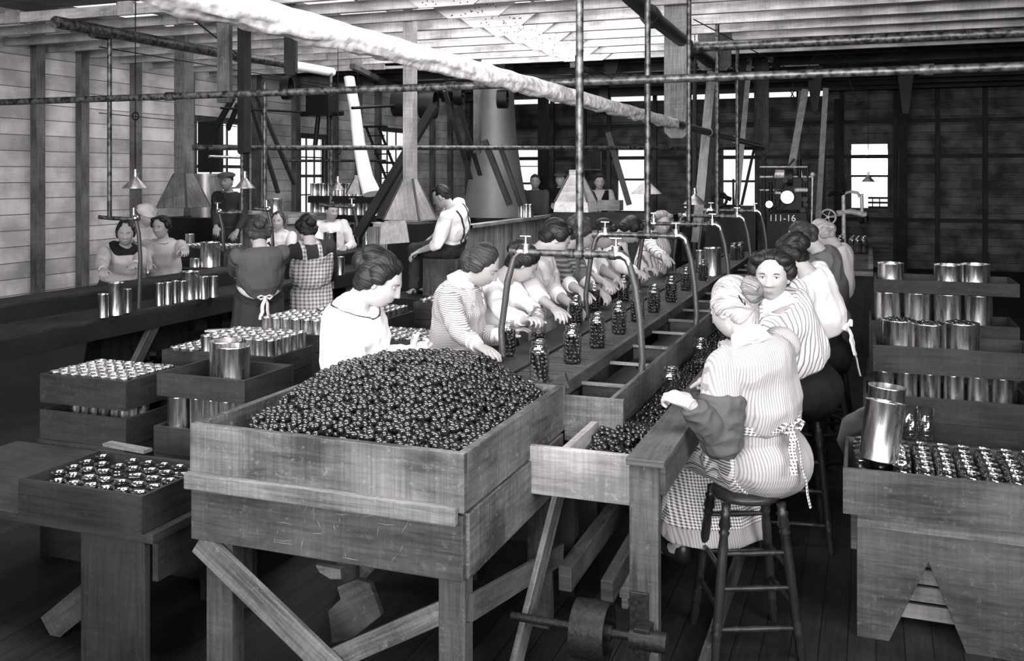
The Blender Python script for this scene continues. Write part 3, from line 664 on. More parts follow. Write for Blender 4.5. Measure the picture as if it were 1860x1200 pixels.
for x, z in ((-.805, .43), (-.78, .235), (-.805, .285), (-.80, .385), (-.775, .33)):
    m = MB(); m.cyl((x, 3.463, z), (x, 3.45, z), .011, n=6); m.build('bolt', 'iron', root)
m = MB(); m.beam((-.62, 3.62, .02), (-.62, 5.6, .06), .03, .10); tag(m.build('floor_batten', 'grey_wood'), 'floor level board running back behind the foreground stool', 'board')
# pulley and timbers under the trough
pulley((-.975, 3.47, .29), .105, .13, (1, 0, 0), 'iron flat belt pulley below the end of the olive trough', 'iron')
m = MB(); m.cyl((-1.30, 3.47, .29), (-.82, 3.47, .29), .016); m.cyl((-.93, 3.47, .29), (-.90, 3.47, .29), .028); tag(m.build('axle', 'iron'), 'short iron axle through the pulley under the trough', 'axle')
for a, b, w_, h_, lab in (((-1.255, 4.02, .22), (-1.22, 6.4, .28), .06, .11, 'left one of two low timbers slanting back under the trough'), ((-1.06, 4.0, .20), (-1.06, 6.4, .32), .055, .10, 'right one of two low timbers slanting back under the trough'),):
    m = MB(); m.beam(a, b, w_, h_, up=(0, 0, 1)); tag(m.build('timber', 'grey_wood', bevel=.004), lab, 'timber')
m = MB(); m.box((-1.08, 4.3, .05), (-.93, 4.36, .18)); m.box((-1.07, 4.3, 0), (-1.04, 4.36, .05)); m.box((-.97, 4.3, 0), (-.94, 4.36, .05)); tag(m.build('sleeper', 'brace_wood', bevel=.004), 'short pale block behind the near bench post', 'block')
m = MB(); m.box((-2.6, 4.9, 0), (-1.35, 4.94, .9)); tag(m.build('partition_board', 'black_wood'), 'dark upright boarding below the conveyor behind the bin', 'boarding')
# ================================================================ slatted conveyor
root = thing('conveyor', (-1.5, 8, 0), 'long slatted conveyor table carrying a row of filled glass jars', 'conveyor')
m = MB(); y = 4.22
while y < 12.4: m.box((-1.63, y, 1.005), (-1.35, y+.026, 1.02)); y += .043
m.build('slat_bed', 'grey_wood', root)
m = MB(); m.box((-1.65, 4.2, .96), (-1.33, 12.4, .985)); m.build('bed_board', 'black_wood', root)
m = MB(); m.box((-1.35, 4.16, .97), (-1.318, 12.4, 1.035)); m.build('side_rail', 'grey_wood', root, .003)
m = MB(); m.box((-1.665, 4.2, .97), (-1.64, 12.4, 1.03)); m.build('side_rail', 'dark_wood', root, .003)
m = MB(); m.box((-1.92, 4.3, .975), (-1.70, 12.4, 1.0)); m.build('left_table_board', 'dark_wood', root, .003)
m = MB(); m.box((-1.92, 4.3, .84), (-1.90, 12.4, .975)); m.build('apron_board', 'dark_wood', root)
m = MB(); m.box((-1.09, 4.16, .86), (-1.068, 12.4, 1.0)); m.build('bin_side_board', 'box_wood', root, .003)
m = MB(); m.box((-1.32, 4.16, .88), (-1.09, 12.4, .90)); m.build('bin_bottom', 'dark_wood', root)
for i in range(15):
    y = 4.5+.54*i; m = MB(); m.box((-1.318, y, .972), (-1.09, y+.014, .988)); m.build('bin_cross_bar', 'brace_wood', root)
    if i % 2 == 0: m = MB(); m.box((-1.318, y+.014, .90), (-1.09, y+.024, .965)); m.build('bin_divider', 'dark_wood', root)
for x in (-1.88, -1.38):
    for y in (4.35, 6.6, 9, 11.4):
        m = MB(); m.box((x, y, 0), (x+.07, y+.07, .96)); m.build('leg', 'black_wood', root)
for i, (x, y) in enumerate(((-1.2, 4.3), (-1.15, 4.36), (-1.25, 4.42), (-1.17, 4.75), (-1.22, 5.3))):
    o = bpy.data.objects.new('olive', OM); COL.objects.link(o); o.location = (x, y, .913); o.rotation_euler = (PI/2, 0, i)
    tag(o, 'loose olive lying in the conveyor side bin, ' + ['nearest the end board', 'second from the end board', 'third from the end board against the rail', 'alone just past the first divider', 'alone past the second divider'][i], 'olive')
# ================================================================ standpipes over the conveyor
def standpipe(Y, label, top=3.5, x=-1.42, xl=-1.86, xr=-1.085, zr=.90, zl=1.0, right=True, left=True, z=1.585, bow=.0):
    root = thing('water_standpipe', (x, Y, zl), label, 'standpipe')
    m = MB(); m.tube([(x, Y, top), (x, Y, z)], .021, 10); m.build('drop_pipe', 'pipe_metal', root)
    m = MB(); m.tube([(xl+.06, Y, z), (xr-.14, Y, z)], .018, 10)
    for q in (xl+.07, x-.05, x, x+.05, xr-.16): m.cyl((q-.018, Y, z), (q+.018, Y, z), .027, n=10)
    m.build('cross_pipe', 'pipe_metal', root)
    for on, sx, xe, ze in ((left, -1, xl, zl), (right, 1, xr, zr)):
        if not on: continue
        x0 = xe-sx*.14
        m = MB(); m.cyl((x0, Y, z-.005), (x0, Y, z+.045), .024, n=10); m.cyl((x0, Y, z+.045), (x0, Y, z+.085), .009, n=6); m.cyl((x0-.03, Y, z+.085), (x0+.03, Y, z+.085), .007, n=6)
        m.tube([(x0-sx*.02, Y, z), (x0+sx*.03, Y, z+.002), (x0+sx*.06, Y, z-.02), (x0+sx*.07, Y, z-.05)], [.024, .024, .02, .016], 10)
        m.build('tap', 'steel', root)
        m = MB(); m.tube([(x0+sx*.068, Y, z-.035), (x0+sx*.10, Y+.01*sx, z-.16), (x0+sx*.125, Y, z-.32), (xe, Y-.0, ze+.16), (xe-sx*.012, Y-.01, ze+.02)], [.017, .019, .018, .018, .02], 10)
        m.build('hose', 'rubber_hose', root)
    return root
for i, Y in enumerate((4.81, 6.45, 8.05, 9.65, 11.2)):
    standpipe(Y, ['nearest water pipe stand with a bowed hose each side of the conveyor', 'second water pipe stand from the front, behind the nearest one', 'third water pipe stand over the conveyor', 'fourth water pipe stand over the conveyor', 'farthest water pipe stand over the conveyor near the bright window'][i], x=-1.42, xl=-1.86)
# ================================================================ jars
def jar_proto(fill=1.0):
    root = thing('jar', (0, 0, 0)); h, r = .20, .047
    m = MB(); m.lathe([(0, .003), (r*.9, .003), (r*.98, .0), (r, .012), (r, .145), (r*.97, .158), (r*.78, .168), (r*.74, .172), (r*.74, .198), (r*.78, .2)], n=28)
    m.lathe([(r*.76, .176), (r*.82, .179), (r*.76, .182)], n=28); m.lathe([(r*.76, .188), (r*.82, .191), (r*.76, .194)], n=28)
    m.build('glass_body', 'jar_glass', root)
    rr = random.Random(5); m = MB(); z = .016; top = .158*fill
    while z < top:
        nn = 8
        for q in range(nn):
            a = 2*PI*q/nn+z*31+rr.random()*.3; R = rand_rot(rr); m.ell((math.cos(a)*.031, math.sin(a)*.031, z+rr.uniform(-.003, .003)), (.0115, .0115, .015), R, 8, 5)
        z += .0205
    m.cyl((0, 0, .006), (0, 0, top-.008), .026, n=10); o = m.build('olives', 'olive_skin', root); o['kind'] = 'stuff'
    return root
full_jar = Maker(lambda: jar_proto(1.0)); half_jar = Maker(lambda: jar_proto(.45)); low_jar = Maker(lambda: jar_proto(.22)); empty_jar_p = None
def jar(mk, p, label, rz=0, s=1, group=None):
    o = mk((p[0], p[1], p[2]), rz, label, group); o.scale = (s, s, s); o['category'] = 'jar'; return o
JL = ['filled olive jar standing nearest on the slatted conveyor', 'filled olive jar second from the near end of the conveyor', 'filled olive jar third from the near end of the conveyor', 'filled olive jar fourth from the near end, just left of the bowed hose',
      'filled olive jar fifth along the conveyor behind the bowed hose', 'filled olive jar sixth along the conveyor, right of the bowed hose', 'filled olive jar seventh along the conveyor', 'filled olive jar eighth along the conveyor, beside a white sleeve', 'filled olive jar ninth along the conveyor', 'filled olive jar tenth along the conveyor, by a tall tin']
for i, (px, py) in enumerate(((980, 695), (1040, 660), (1085, 632), (1124, 607), (1158, 584), (1188, 568), (1219, 549), (1246, 528), (1277, 510), (1302, 497))):
    p = atz(px, py-1, 1.02); jar(full_jar, (p.x, p.y, 1.02), JL[i], i*1.1, s=1.0)
for px, py, mk, lab in ((922, 646, full_jar, 'open jar three quarters full at the left table edge beside the striped apron'), (978, 612, low_jar, 'nearly empty jar held over by the second woman'), (1046, 591, full_jar, 'jar of olives on the left table behind the third conveyor jar'),
                    (1079, 562, full_jar, 'jar of olives on the left table between two bare arms'), (1133, 545, full_jar, 'jar of olives on the left table at the fourth woman')):
    p = atz(px, py, 1.0); jar(mk, (p.x, p.y, 1.0), lab, .4)
for px, py, lab in ((1258, 708, 'open jar in the trough in front of the stool woman'), (1296, 640, 'open jar in the trough just left of the fair bun')):
    p = at(px, py, 4.75 if px < 1270 else 5.6); jar(half_jar, (-.93, p.y, .835), lab, .7, 1)
# ================================================================ stools
def stool_proto():
    root = thing('stool', (0, 0, 0)); m = MB()
    m.lathe([(0, .665), (.12, .665), (.145, .655), (.152, .64), (.14, .625), (.14, .625), (0, .625)], n=32); m.build('seat', 'stool_wood', root)
    C = [(-1, -1), (1, -1), (1, 1), (-1, 1)]
    def lp(c, z): k = .115+(.64-z)/.64*.066; return V((c[0]*k, c[1]*k, z))
    for c in C:
        prof = [(0, .017), (.04, .020), (.10, .019), (.115, .024), (.125, .018), (.14, .024), (.155, .018), (.17, .020), (.45, .021), (.50, .017), (.515, .024), (.525, .017), (.54, .026), (.575, .019), (.59, .025), (.60, .017), (.63, .020)]
        m = MB(); m.tube([lp(c, z) for z, r in prof], [r for z, r in prof], 12); m.build('leg', 'stool_wood', root)
    for i in range(4):
        a, b = C[i], C[(i+1) % 4]; zs = (.13, .29, .43) if i == 0 else (.21, .36) if i % 2 else (.33, .50)
        for z in zs:
            pa, pb = lp(a, z), lp(b, z); m = MB(); m.tube([pa.lerp(pb, u) for u in (0, .2, .24, .28, .5, .72, .76, .8, 1)], [.009, .011, .014, .011, .014, .011, .014, .011, .009], 8); m.build('rung', 'stool_wood', root)
    return root
stool = Maker(stool_proto)
def put_stool(px, py, Z, rz, label, s=1, sz=1):
    p = at(px, py, Z); o = stool((p.x, p.y, 0), rz, label); o.scale = (s, s, sz); o['category'] = 'stool'; return o
put_stool(1354, 905, 4.10, TH+.05, 'turned wooden stool in the foreground under the woman with the fair bun')
put_stool(1440, 860, 5.25, TH-.2, 'turned wooden stool second in the right row under the woman facing us', 1, 1.08)
put_stool(1480, 740, 6.3, TH+.2, 'stool farther back on the right under the white blouse', 1, 1.1)
put_stool(1490, 700, 7.3, TH+.1, 'stool farthest back in the right hand row', 1, 1.1)
# ================================================================ people
import numpy as np
def remesh(mb, vox, it=2, fac=.5):
    me = mb.mesh('tmp'); o = bpy.data.objects.new('tmp', me); COL.objects.link(o)
    r = o.modifiers.new('r', 'REMESH'); r.mode = 'VOXEL'; r.voxel_size = vox; r.use_smooth_shade = True
    if it: s = o.modifiers.new('s', 'SMOOTH'); s.factor = fac; s.iterations = it
    dg = bpy.context.evaluated_depsgraph_get(); ev = o.evaluated_get(dg); out = bpy.data.meshes.new_from_object(ev)
    bpy.data.objects.remove(o); bpy.data.meshes.remove(me); return out
def mverts(me):
    a = np.empty(len(me.vertices)*3, 'f'); me.vertices.foreach_get('co', a); return a.reshape(-1, 3)
def mnorms(me):
    a = np.empty(len(me.vertices)*3, 'f'); me.vertices.foreach_get('normal', a); return a.reshape(-1, 3)
def setverts(me, a): me.vertices.foreach_set('co', np.ascontiguousarray(a, 'f').reshape(-1)); me.update()
def wrinkle(me, amp, sc3, seed, mode=0):
    v = mverts(me); n = mnorms(me); d = np.empty(len(v))
    for i, p in enumerate(v):
        q = V((p[0]*sc3[0]+seed, p[1]*sc3[1], p[2]*sc3[2])); k = noise.noise(q)
        d[i] = (1-2*abs(k)*1.6) if mode else k
    setverts(me, v+n*(d*amp)[:, None])
def link_part(name, me, mat, root):
    me.name = name; me.materials.clear(); me.materials.append(MT[mat]); o = bpy.data.objects.new(name, me); COL.objects.link(o); o.parent = root; WL[o.name] = V((0, 0, 0)); return o
def shell(src, pred, off, name, mat, root, parent=None, thick=0):
    v = mverts(src); n = mnorms(src); keep = np.array([bool(pred(p, q)) for p, q in zip(v, n)])
    idx = {}; vs = []; fs = []
    for f in src.polygons:
        ks = list(f.vertices)
        if all(keep[k] for k in ks):
            for k in ks:
                if k not in idx: idx[k] = len(vs); vs.append(v[k]+n[k]*off)
            fs.append([idx[k] for k in ks])
    if not fs: return None
    ins = [None]*len(vs)
    for k, j in idx.items(): ins[j] = v[k]-n[k]*.002
    ne = {}
    for f in fs:
        for a, b in zip(f, f[1:]+f[:1]): ne[(a, b)] = 1
    bn = {}
    for (a, b) in ne:
        if (b, a) not in ne: bn.setdefault(a, []).append(b); bn.setdefault(b, []).append(a)
    for _ in range(6):
        old = {k: (vs[k].copy(), ins[k].copy()) for k in bn}
        for k, nb in bn.items():
            if len(nb) == 2: vs[k] = old[k][0]*.5+(old[nb[0]][0]+old[nb[1]][0])*.25; ins[k] = old[k][1]*.5+(old[nb[0]][1]+old[nb[1]][1])*.25
    m = len(vs); allf = list(fs)+[[k+m for k in f[::-1]] for f in fs]
    for (a, b) in ne:
        if (b, a) not in ne: allf.append([b, a, a+m, b+m])
    me = bpy.data.meshes.new(name); me.from_pydata([tuple(map(float, p)) for p in vs+ins], [], allf); me.polygons.foreach_set('use_smooth', [True]*len(allf)); me.update()
    return link_part(name, me, mat, parent or root)
def G(a, s): return math.exp(-.5*(a/s)**2)
def head_mb(mb, c, R, s=1, male=False, nu=56, nv=44, thin=1):
    """face and skull, face towards local +Y"""
    vs = []; fs = []
    for i in range(nv+1):
        th = PI*i/nv; z0 = math.cos(th)
        for j in range(nu):
            a = 2*PI*j/nu; dx, dy = math.sin(th)*math.cos(a), math.sin(th)*math.sin(a)
            x, y, z = dx*.073, dy*.092, z0*.116
            if z0 < 0:
                k = -z0; x *= 1-.24*k**1.4; x *= 1+.22*k*k*(1 if dy > 0 else .4)
                if dy < 0: y *= 1-.42*k
                else: y *= 1+.16*k
            if dy > 0: y *= 1-.10*dy*max(0, z0)
            if dy > .15:
                ax = abs(x); f = min(1, (dy-.15)/.3)
                e = 0
                br = max(0, min(1, (.012-z)/.046)) if z < .012 else 0
                if -.040 < z < .014: e += .024*G(ax, .0085+.005*br)*(br**1.2) if z > -.034 else .024*G(ax, .0135)*max(0, 1-(-.034-z)/.006)
                e += .007*G(ax, .007)*G(z-.012, .016)
                e += .006*G(ax-.016, .006)*G(z+.031, .006)
                e -= .011*G(ax-.031, .013)*G(z-.004, .011)
                e += .005*G(ax-.030, .022)*G(z-.026, .008)
                e += .005*G(ax-.042, .016)*G(z+.026, .018)
                e += .0065*G(ax, .018)*(G(z+.053, .0045)+1.1*G(z+.066, .005))-.004*G(ax, .024)*G(z+.0595, .0022)
                e -= .003*G(ax, .02)*G(z+.078, .006); e += (.010 if male else .007)*G(ax, .018)*G(z+.098, .014)
                y += e*f
            vs.append(V(c)+R @ (V((x*thin, y, z))*s))
    for i in range(nv):
        for j in range(nu):
            k = (j+1) % nu; fs.append([i*nu+j, (i+1)*nu+j, (i+1)*nu+k, i*nu+k])
    mb.add(vs, fs, True)
    for sx in (-1, 1):
        mb.ell(V(c)+R @ (V((sx*.073, -.008, -.008))*s), (.010*s, .018*s, .031*s), R @ Matrix.Rotation(sx*-.35, 3, 'Z') @ Matrix.Rotation(.15, 3, 'X'), 12, 10)
def hand_mb(mb, W, d, n, right, s=1, curl=.35, spread=1, grip=0):
    d = d.normalized(); n = (n-d*n.dot(d)).normalized(); th = (d.cross(n) if right else n.cross(d)).normalized()
    rings = []
    for u, hw, ht in ((-.02, .026, .021), (.0, .027, .019), (.02, .032, .018), (.045, .039, .017), (.07, .041, .0145), (.088, .038, .012)):
        cc = W+d*u*s+th*.001
        rings.append([cc+th*(math.cos(a)*hw*s)+n*(math.sin(a)*ht*s) for a in (2*PI*j/14 for j in range(14))])
    mb.ring_loft(rings)
    for k, (off, ln, ex) in enumerate(((.030, .070, 0), (.0105, .078, .05), (-.0095, .073, .1), (-.029, .057, .2))):
        p = W+(d*(.083-.006*abs(k-1))+th*off)*s; ang = .12+curl*.5; pts = [p-d*.012*s, p]; rr = [.0095*s, .0095*s]
        sd = (th*(off*.9*spread)).copy()
        for q, (f, r) in enumerate(((.45, .0088), (.30, .0080), (.25, .0066))):
            v = (d*math.cos(ang)+n*math.sin(ang)+sd*1.8); v.normalize(); p = p+v*ln*f*s; pts.append(p); rr.append(r*s); ang += (curl+ex*curl)*1.25
        mb.tube(pts, rr, 10); mb.ell(pts[-1], .0067*s, None, 8, 6)
    p0 = W+(d*.012+th*.022)*s; v = (d*.62+th*.72+n*(.25+.3*grip)).normalized(); p1 = p0+v*.042*s; v2 = (d*.85+th*(.40-.5*grip)+n*(.35+.4*grip)).normalized(); p2 = p1+v2*.031*s; p3 = p2+(v2+n*.2*grip).normalized()*.025*s
    mb.tube([p0, p1, p2, p3], [.016*s, .0125*s, .0105*s, .008*s], 10); mb.ell(p3, .0082*s, None, 8, 6)
def ik(a, c, l1, l2, pole):
    v = c-a; D = v.length
    if D > (l1+l2)*.985: c = a+v.normalized()*(l1+l2)*.985; D = (c-a).length
    v = (c-a).normalized(); x = (l1*l1-l2*l2+D*D)/(2*D); h = math.sqrt(max(0, l1*l1-x*x)); pl = (pole-v*pole.dot(v)).normalized()
    return a+v*x+pl*h, c
TK = ((-.2, .165, .125), (0, .175, .13), (.2, .155, .115), (.38, .125, .098), (.6, .145, .118), (.78, .16, .118), (.88, .165, .098), (.94, .125, .078), (1.0, .062, .060))
def tkey(t):
    if t <= TK[0][0]: return TK[0][1:]
    for a, b in zip(TK, TK[1:]):
        if t <= b[0]:
            u = (t-a[0])/(b[0]-a[0]); u = u*u*(3-2*u); return a[1]+(b[1]-a[1])*u, a[2]+(b[2]-a[2])*u
    return TK[-1][1:]
def person(label, head, pel, yaw, hyaw=None, pitch=20, roll=0, s=1.0, male=False, seated=False, foot=None, bulge=.05, twist=0,
           R=None, L=None, Rf=None, Lf=None, Rn=(0, 0, -1), Ln=(0, 0, -1), curl=.55, Rc=None, Lc=None, pole=(0, -.5, -.8), sleeve='long', cloth_top='white_cloth', skirt='dark_cloth', pants=None,
           hair='up', hairm_='hair_dark', skin='skin', vox=.006, extras=(), wide=1.0, hem=.14, girth=1.0, cuff=None, collar=None, grip=0, headz=True, name='person', knees=None, hipw=1.0, base=0):
    head = at(*head); pel = at(*pel); ph = math.radians(yaw); root = thing(name, (0, 0, 0), label, 'person')
    RW = Matrix.Rotation(ph, 3, 'Z'); RI = RW.transposed(); gx, gy = pel.x, pel.y
    def loc(p): return RI @ (V(p)-V((gx, gy, 0)))
    Hc = loc(head); P0 = loc(pel); Rh = Matrix.Rotation(math.radians((hyaw if hyaw is not None else yaw)-yaw), 3, 'Z') @ Matrix.Rotation(math.radians(-pitch), 3, 'X') @ Matrix.Rotation(math.radians(roll), 3, 'Y')
    sk = Hc+Rh @ V((0, -.034, -.078))*s; Nk = sk+(Matrix.Rotation(math.radians(-pitch*.5), 3, 'X') @ V((0, -.022, -.045)))*s
    Nk = V((Nk.x, Nk.y, Nk.z)); C1 = (P0+Nk)/2+V((0, -bulge, .02))*s*2-V((0, 0, .02))
    def P(t):
        if t < 0: return P0+(P(0.001)-P(.101))*(-t*10)*.9
        return P0*(1-t)**2+C1*2*t*(1-t)+Nk*t*t
    def fr(t):
        T = (P(min(1, t+.02))-P(max(0, t-.02))).normalized(); X = Matrix.Rotation(math.radians(twist*max(0, min(1, t))), 3, 'Z') @ V((1, 0, 0)); X = (X-T*X.dot(T)).normalized(); return X, T.cross(X), T
    def ring(t, dx, dy, n=28, fwd=0):
        X, D, T = fr(t); a, b = tkey(t); a = a*s*wide*(1 if t > .5 else hipw)+dx; b = b*s*girth+dy; c = P(t)+D*fwd
        return [c+X*(math.cos(q)*a)+D*(math.sin(q)*b) for q in (2*PI*j/n for j in range(n))]
    # ---- body
    bm = MB(); head_mb(bm, Hc, Rh, s, male)
    ts = [-.15, 0, .1, .2, .3, .4, .5, .6, .7, .8, .86, .91, .95, .98, 1.0]
    bm.ring_loft([ring(t, -.012, -.012) for t in ts]); bm.tube([Nk-(Nk-P(.9))*.5, Nk, (Nk+sk)/2, sk+(Hc-sk)*.35], [.064*s, .056*s, .052*s, .052*s], 16)
    X8, D8, T8 = fr(.86); arms = {}
    for sd, tgt, tip, nn, cc in ((1, R, Rf, Rn, Rc), (-1, L, Lf, Ln, Lc)):
        Sh = P(.86)+X8*(sd*.158*s*wide)+T8*(-.005)
        W = loc(at(*tgt)) if tgt else P0+V((sd*.24, .05, -.10))*s
        pole_l = V((sd*.45, pole[1], pole[2])); E, W = ik(Sh, W, .275*s, .245*s, pole_l)
        d = (loc(at(*tip))-W).normalized() if tip else (W-E).normalized()
        n_ = RI @ V(nn)
        if abs(n_.normalized().dot(d)) > .9: n_ = V((-sd, 0, 0))
        bm.ell(Sh, (.055*s, .055*s, .055*s)); bm.tube([Sh, Sh.lerp(E, .4), E, E.lerp(W, .3), W], [.050*s, .043*s, .037*s, .039*s, .024*s], 14)
        bm.ell(E, .037*s); bm.tube([W-(W-E).normalized()*.02, W+d*.01], [.025*s, .025*s], 12)
        hand_mb(bm, W, d, n_, sd > 0, s*(1.06 if male else 1), cc if cc is not None else curl, grip=grip); arms[sd] = (Sh, E, W, d)
    hipz = P0.z; legs = {}
    for sd in (1, -1):
        hp = P0+V((sd*.085*s, 0, -.02))
        if seated:
            kn = hp+V((sd*.05, .36*s, -.03)) if knees is None else P0+V((sd*.08, knees[0], knees[1])); an = kn+V((0, -.06 if foot is None else foot, -.42*s)); an.z = max(an.z, base+.09)
        else: an = V((hp.x*1.05, hp.y*.2-.02+sd*.04, base+.09)); ln = (hp-an).length/2*1.01; kn, an = ik(hp, an, ln, ln, V((0, 1, 0)))
        legs[sd] = (hp, kn, an)
        bm.tube([hp, hp.lerp(kn, .4), kn, kn.lerp(an, .3), an], [.085*s, .075*s, .052*s, .052*s, .036*s], 14); bm.tube([an, an+V((0, .06, -.045)), an+V((0, .15, -.06))], [.036*s, .035*s, .025*s], 10)
    body = remesh(bm, vox, 2); link_part('body', body, skin, root)
    # ---- eyes, brows, lips
    if vox < .010:
        for sx in (-1, 1):
            m = MB(); ec = Hc+Rh @ (V((sx*.031, .0715 if pitch < 22 else .0675, .003))*s); m.ell(ec, .0115*s, None, 12, 8); e = m.build('eye', 'eye_white' if pitch < 22 else skin, root, org=V((0, 0, 0)))
            if pitch < 22:
                dd = Rh @ V((0, 1, 0)); m = MB(); m.ell(ec+dd*.0065*s, .0062*s, None, 10, 6); m.build('iris', 'eye_dark', e, org=V((0, 0, 0)))
            m = MB(); 
            if pitch >= 22: m.tube([Hc+Rh @ (V((sx*(.031+q), .083-abs(q)*.25, -.0035+q*q*12))*s) for q in (-.013, -.006, 0, .006, .013)], .0013*s, 5)
            else: m.tube([Hc+Rh @ (V((sx*(.031+q), .0835-abs(q)*.28, .0092-q*q*28))*s) for q in (-.013, -.006, 0, .006, .013)], .0016*s, 5)
            m.build('eyelashes', 'brow', root, org=V((0, 0, 0)))
            m = MB(); m.tube([Hc+Rh @ (V((sx*(.031+q), .0875-abs(q+.004)*.36, .0225-q*q*16))*s) for q in (-.016, -.008, 0, .008, .016)], [.0018*s, .0032*s, .0032*s, .0026*s, .0012*s], 6); m.build('eyebrow', 'brow', root, org=V((0, 0, 0)))
        body_v = mverts(body)
        def lipp(p, n):
            q = Rh.transposed() @ (V(p)-Hc)/s; return abs(q.x) < .022 and abs(q.z+.0595) < .0085*(1-(q.x/.023)**2)+.0008 and q.y > .05
        shell(body, lipp, .0008, 'lips', 'lip', root)
    # ---- top garment
    cv = vox*1.15; off = .016*s; cm = MB()
    tt = [.30, .34, .40, .48, .56, .66, .76, .84, .90, .94, .97] if not pants else [.22, .28, .34, .40, .48, .56, .66, .76, .84, .90, .94, .97]
    bl = {.34: .030, .40: .036, .48: .030, .56: .022}
    cm.ring_loft([ring(t, off+(bl.get(t, .008) if wide < 1.3 else 0), off+bl.get(t, .008), fwd=(.012 if (not male and .5 < t < .8) else 0)) for t in tt])
    for sd in (1, -1):
        Sh, E, W, d = arms[sd]; cm.ell(Sh, .070*s, None, 16, 12); ud = (E-Sh).normalized(); fd = (W-E).normalized(); n = 14
        if sleeve == 'long': cm.tube([Sh, Sh+ud*.12*s, E-ud*.03, E+fd*.03, E+fd*.12*s, W-fd*.03], [.068*s, .066*s, .056*s, .053*s, .047*s, .036*s], n); cm.ell(E, .055*s, None, 14, 10)
        elif sleeve == 'elbow': cm.tube([Sh, Sh+ud*.12*s, E-ud*.02, E+fd*.035, E+fd*.06], [.070*s, .072*s, .064*s, .060*s, .052*s], n); cm.ell(E, .058*s, None, 14, 10)
        elif sleeve == 'short': cm.tube([Sh, Sh+ud*.12*s, E-ud*.05*s], [.072*s, .078*s, .068*s], n)
    top = remesh(cm, cv, 3); wrinkle(top, .006*s, (9, 9, 5), hash(label) % 97 if 0 else len(label), 1); wrinkle(top, .004, (22, 22, 9), len(label)*1.7)
    link_part('blouse' if not male else 'shirt', top, cloth_top, root)
    if cuff:
        for sd in (1, -1):
            Sh, E, W, d = arms[sd]; fd = (W-E).normalized(); m = MB()
            if sleeve == 'long': a, b, r0, r1 = W-fd*.075*s, W-fd*.018, .044*s, .037*s
            elif sleeve == 'elbow': a, b, r0, r1 = E+fd*.035*s, E+fd*.105*s, .060*s, .050*s
            else: a, b, r0, r1 = E-(E-Sh).normalized()*.07*s, E-(E-Sh).normalized()*.02*s, .073*s, .066*s
            m.tube([a, a.lerp(b, .2), a.lerp(b, .8), b], [r0*.93, r0, r1, r1*.93], 20); m.build('cuff', cuff, root, org=V((0, 0, 0)))
    def tof(p):
        p = V(p); best = 0; bd = 9
        for k in range(0, 41):
            t = k/40; q = (P(t)-p).length
            if q < bd: bd = q; best = t
        return best, bd
    if collar:
        u = (sk-Nk).normalized(); m = MB(); m.tube([Nk-u*.045*s, Nk-u*.022*s, Nk+u*.020*s, Nk+u*.026*s], [.092*s, .080*s, .064*s, .060*s], 24); me = remesh(m, vox, 2); wrinkle(me, .003, (30, 30, 30), 4); link_part('collar', me, collar, root)
    # ---- skirt or trousers
    if pants:
        m = MB(); m.ell(P0+V((0, -.01, -.01)), (.175*s, .145*s, .13*s))
        for sd in (1, -1):
            hp, kn, an = legs[sd]; m.tube([hp, hp.lerp(kn, .5), kn, kn.lerp(an, .4), an.lerp(kn, .06)], [.105*s, .092*s, .072*s, .066*s, .060*s], 16); m.ell(kn, .072*s)
        m.ring_loft([ring(t, .014, .014) for t in (0, .1, .2, .3)])
        low = remesh(m, cv, 3); wrinkle(low, .007, (8, 8, 8), 3, 1); link_part('trousers', low, pants, root)
    else:
        m = MB()
        if seated:
            m.ell(P0+V((0, -.02, -.01)), (.20*s*hipw, .19*s, .155*s), None, 24, 16); m.ell(P0+V((0, .03, -.075)), (.185*s*hipw, .17*s, .085*s), None, 24, 16); kn = (legs[1][1]+legs[-1][1])/2; an = (legs[1][2]+legs[-1][2])/2
            m.ring_loft([ring(t, .016, .016) for t in (.05, .15, .25, .36)])
            rings = []
            for u, hw, hh in ((0, .20*hipw, .13), (.3, .20, .12), (.6, .20, .11), (.85, .20, .105), (1, .18, .09)):
                c = P0.lerp(kn, u); rings.append([c+V((math.cos(q)*hw*s, 0, math.sin(q)*hh*s)) for q in (2*PI*j/24 for j in range(24))])
            m.ring_loft(rings); hz = max(base+hem, an.z-.02); rings = []
            for u in (0, .2, .45, .7, 1):
                c = V((kn.x, kn.y-.03-.05*u, kn.z+(hz-kn.z)*u)); k = 1+.30*u
                rings.append([c+V((math.cos(q)*.19*s*k*(1+.04*math.sin(q*7)*u), math.sin(q)*(.12+.06*u)*s*(1+.04*math.sin(q*7)*u), 0)) for q in (2*PI*j/28 for j in range(28))])
            m.ring_loft(rings)
        else:
            rings = [ring(t, .016, .016, 40) for t in (.36, .2)]; c0 = P(.1); 
            for u in (0, .15, .35, .6, .8, 1):
                z = c0.z+(base+hem-c0.z)*u; c = V((c0.x*(1-u), c0.y*(1-u), z)); rx = (.185*hipw+.08*u)*s; ry = (.15*hipw+.08*u)*s
                rings.append([c+V((math.cos(q)*rx, math.sin(q)*ry, 0))*(1+(.02+.05*u)*math.sin(q*13+1)) for q in (2*PI*j/40 for j in range(40))])
            m.ring_loft(rings[::-1])
        low = remesh(m, cv*1.1, 2); wrinkle(low, .008, (7, 7, 2.5), 5, 1); link_part('skirt', low, skirt, root)
    # ---- hair
    hm = MB()
    def he(c, r, rot=None): hm.ell(Hc+Rh @ (V(c)*s), tuple(q*s for q in r), Rh @ rot if rot else Rh, 20, 14)
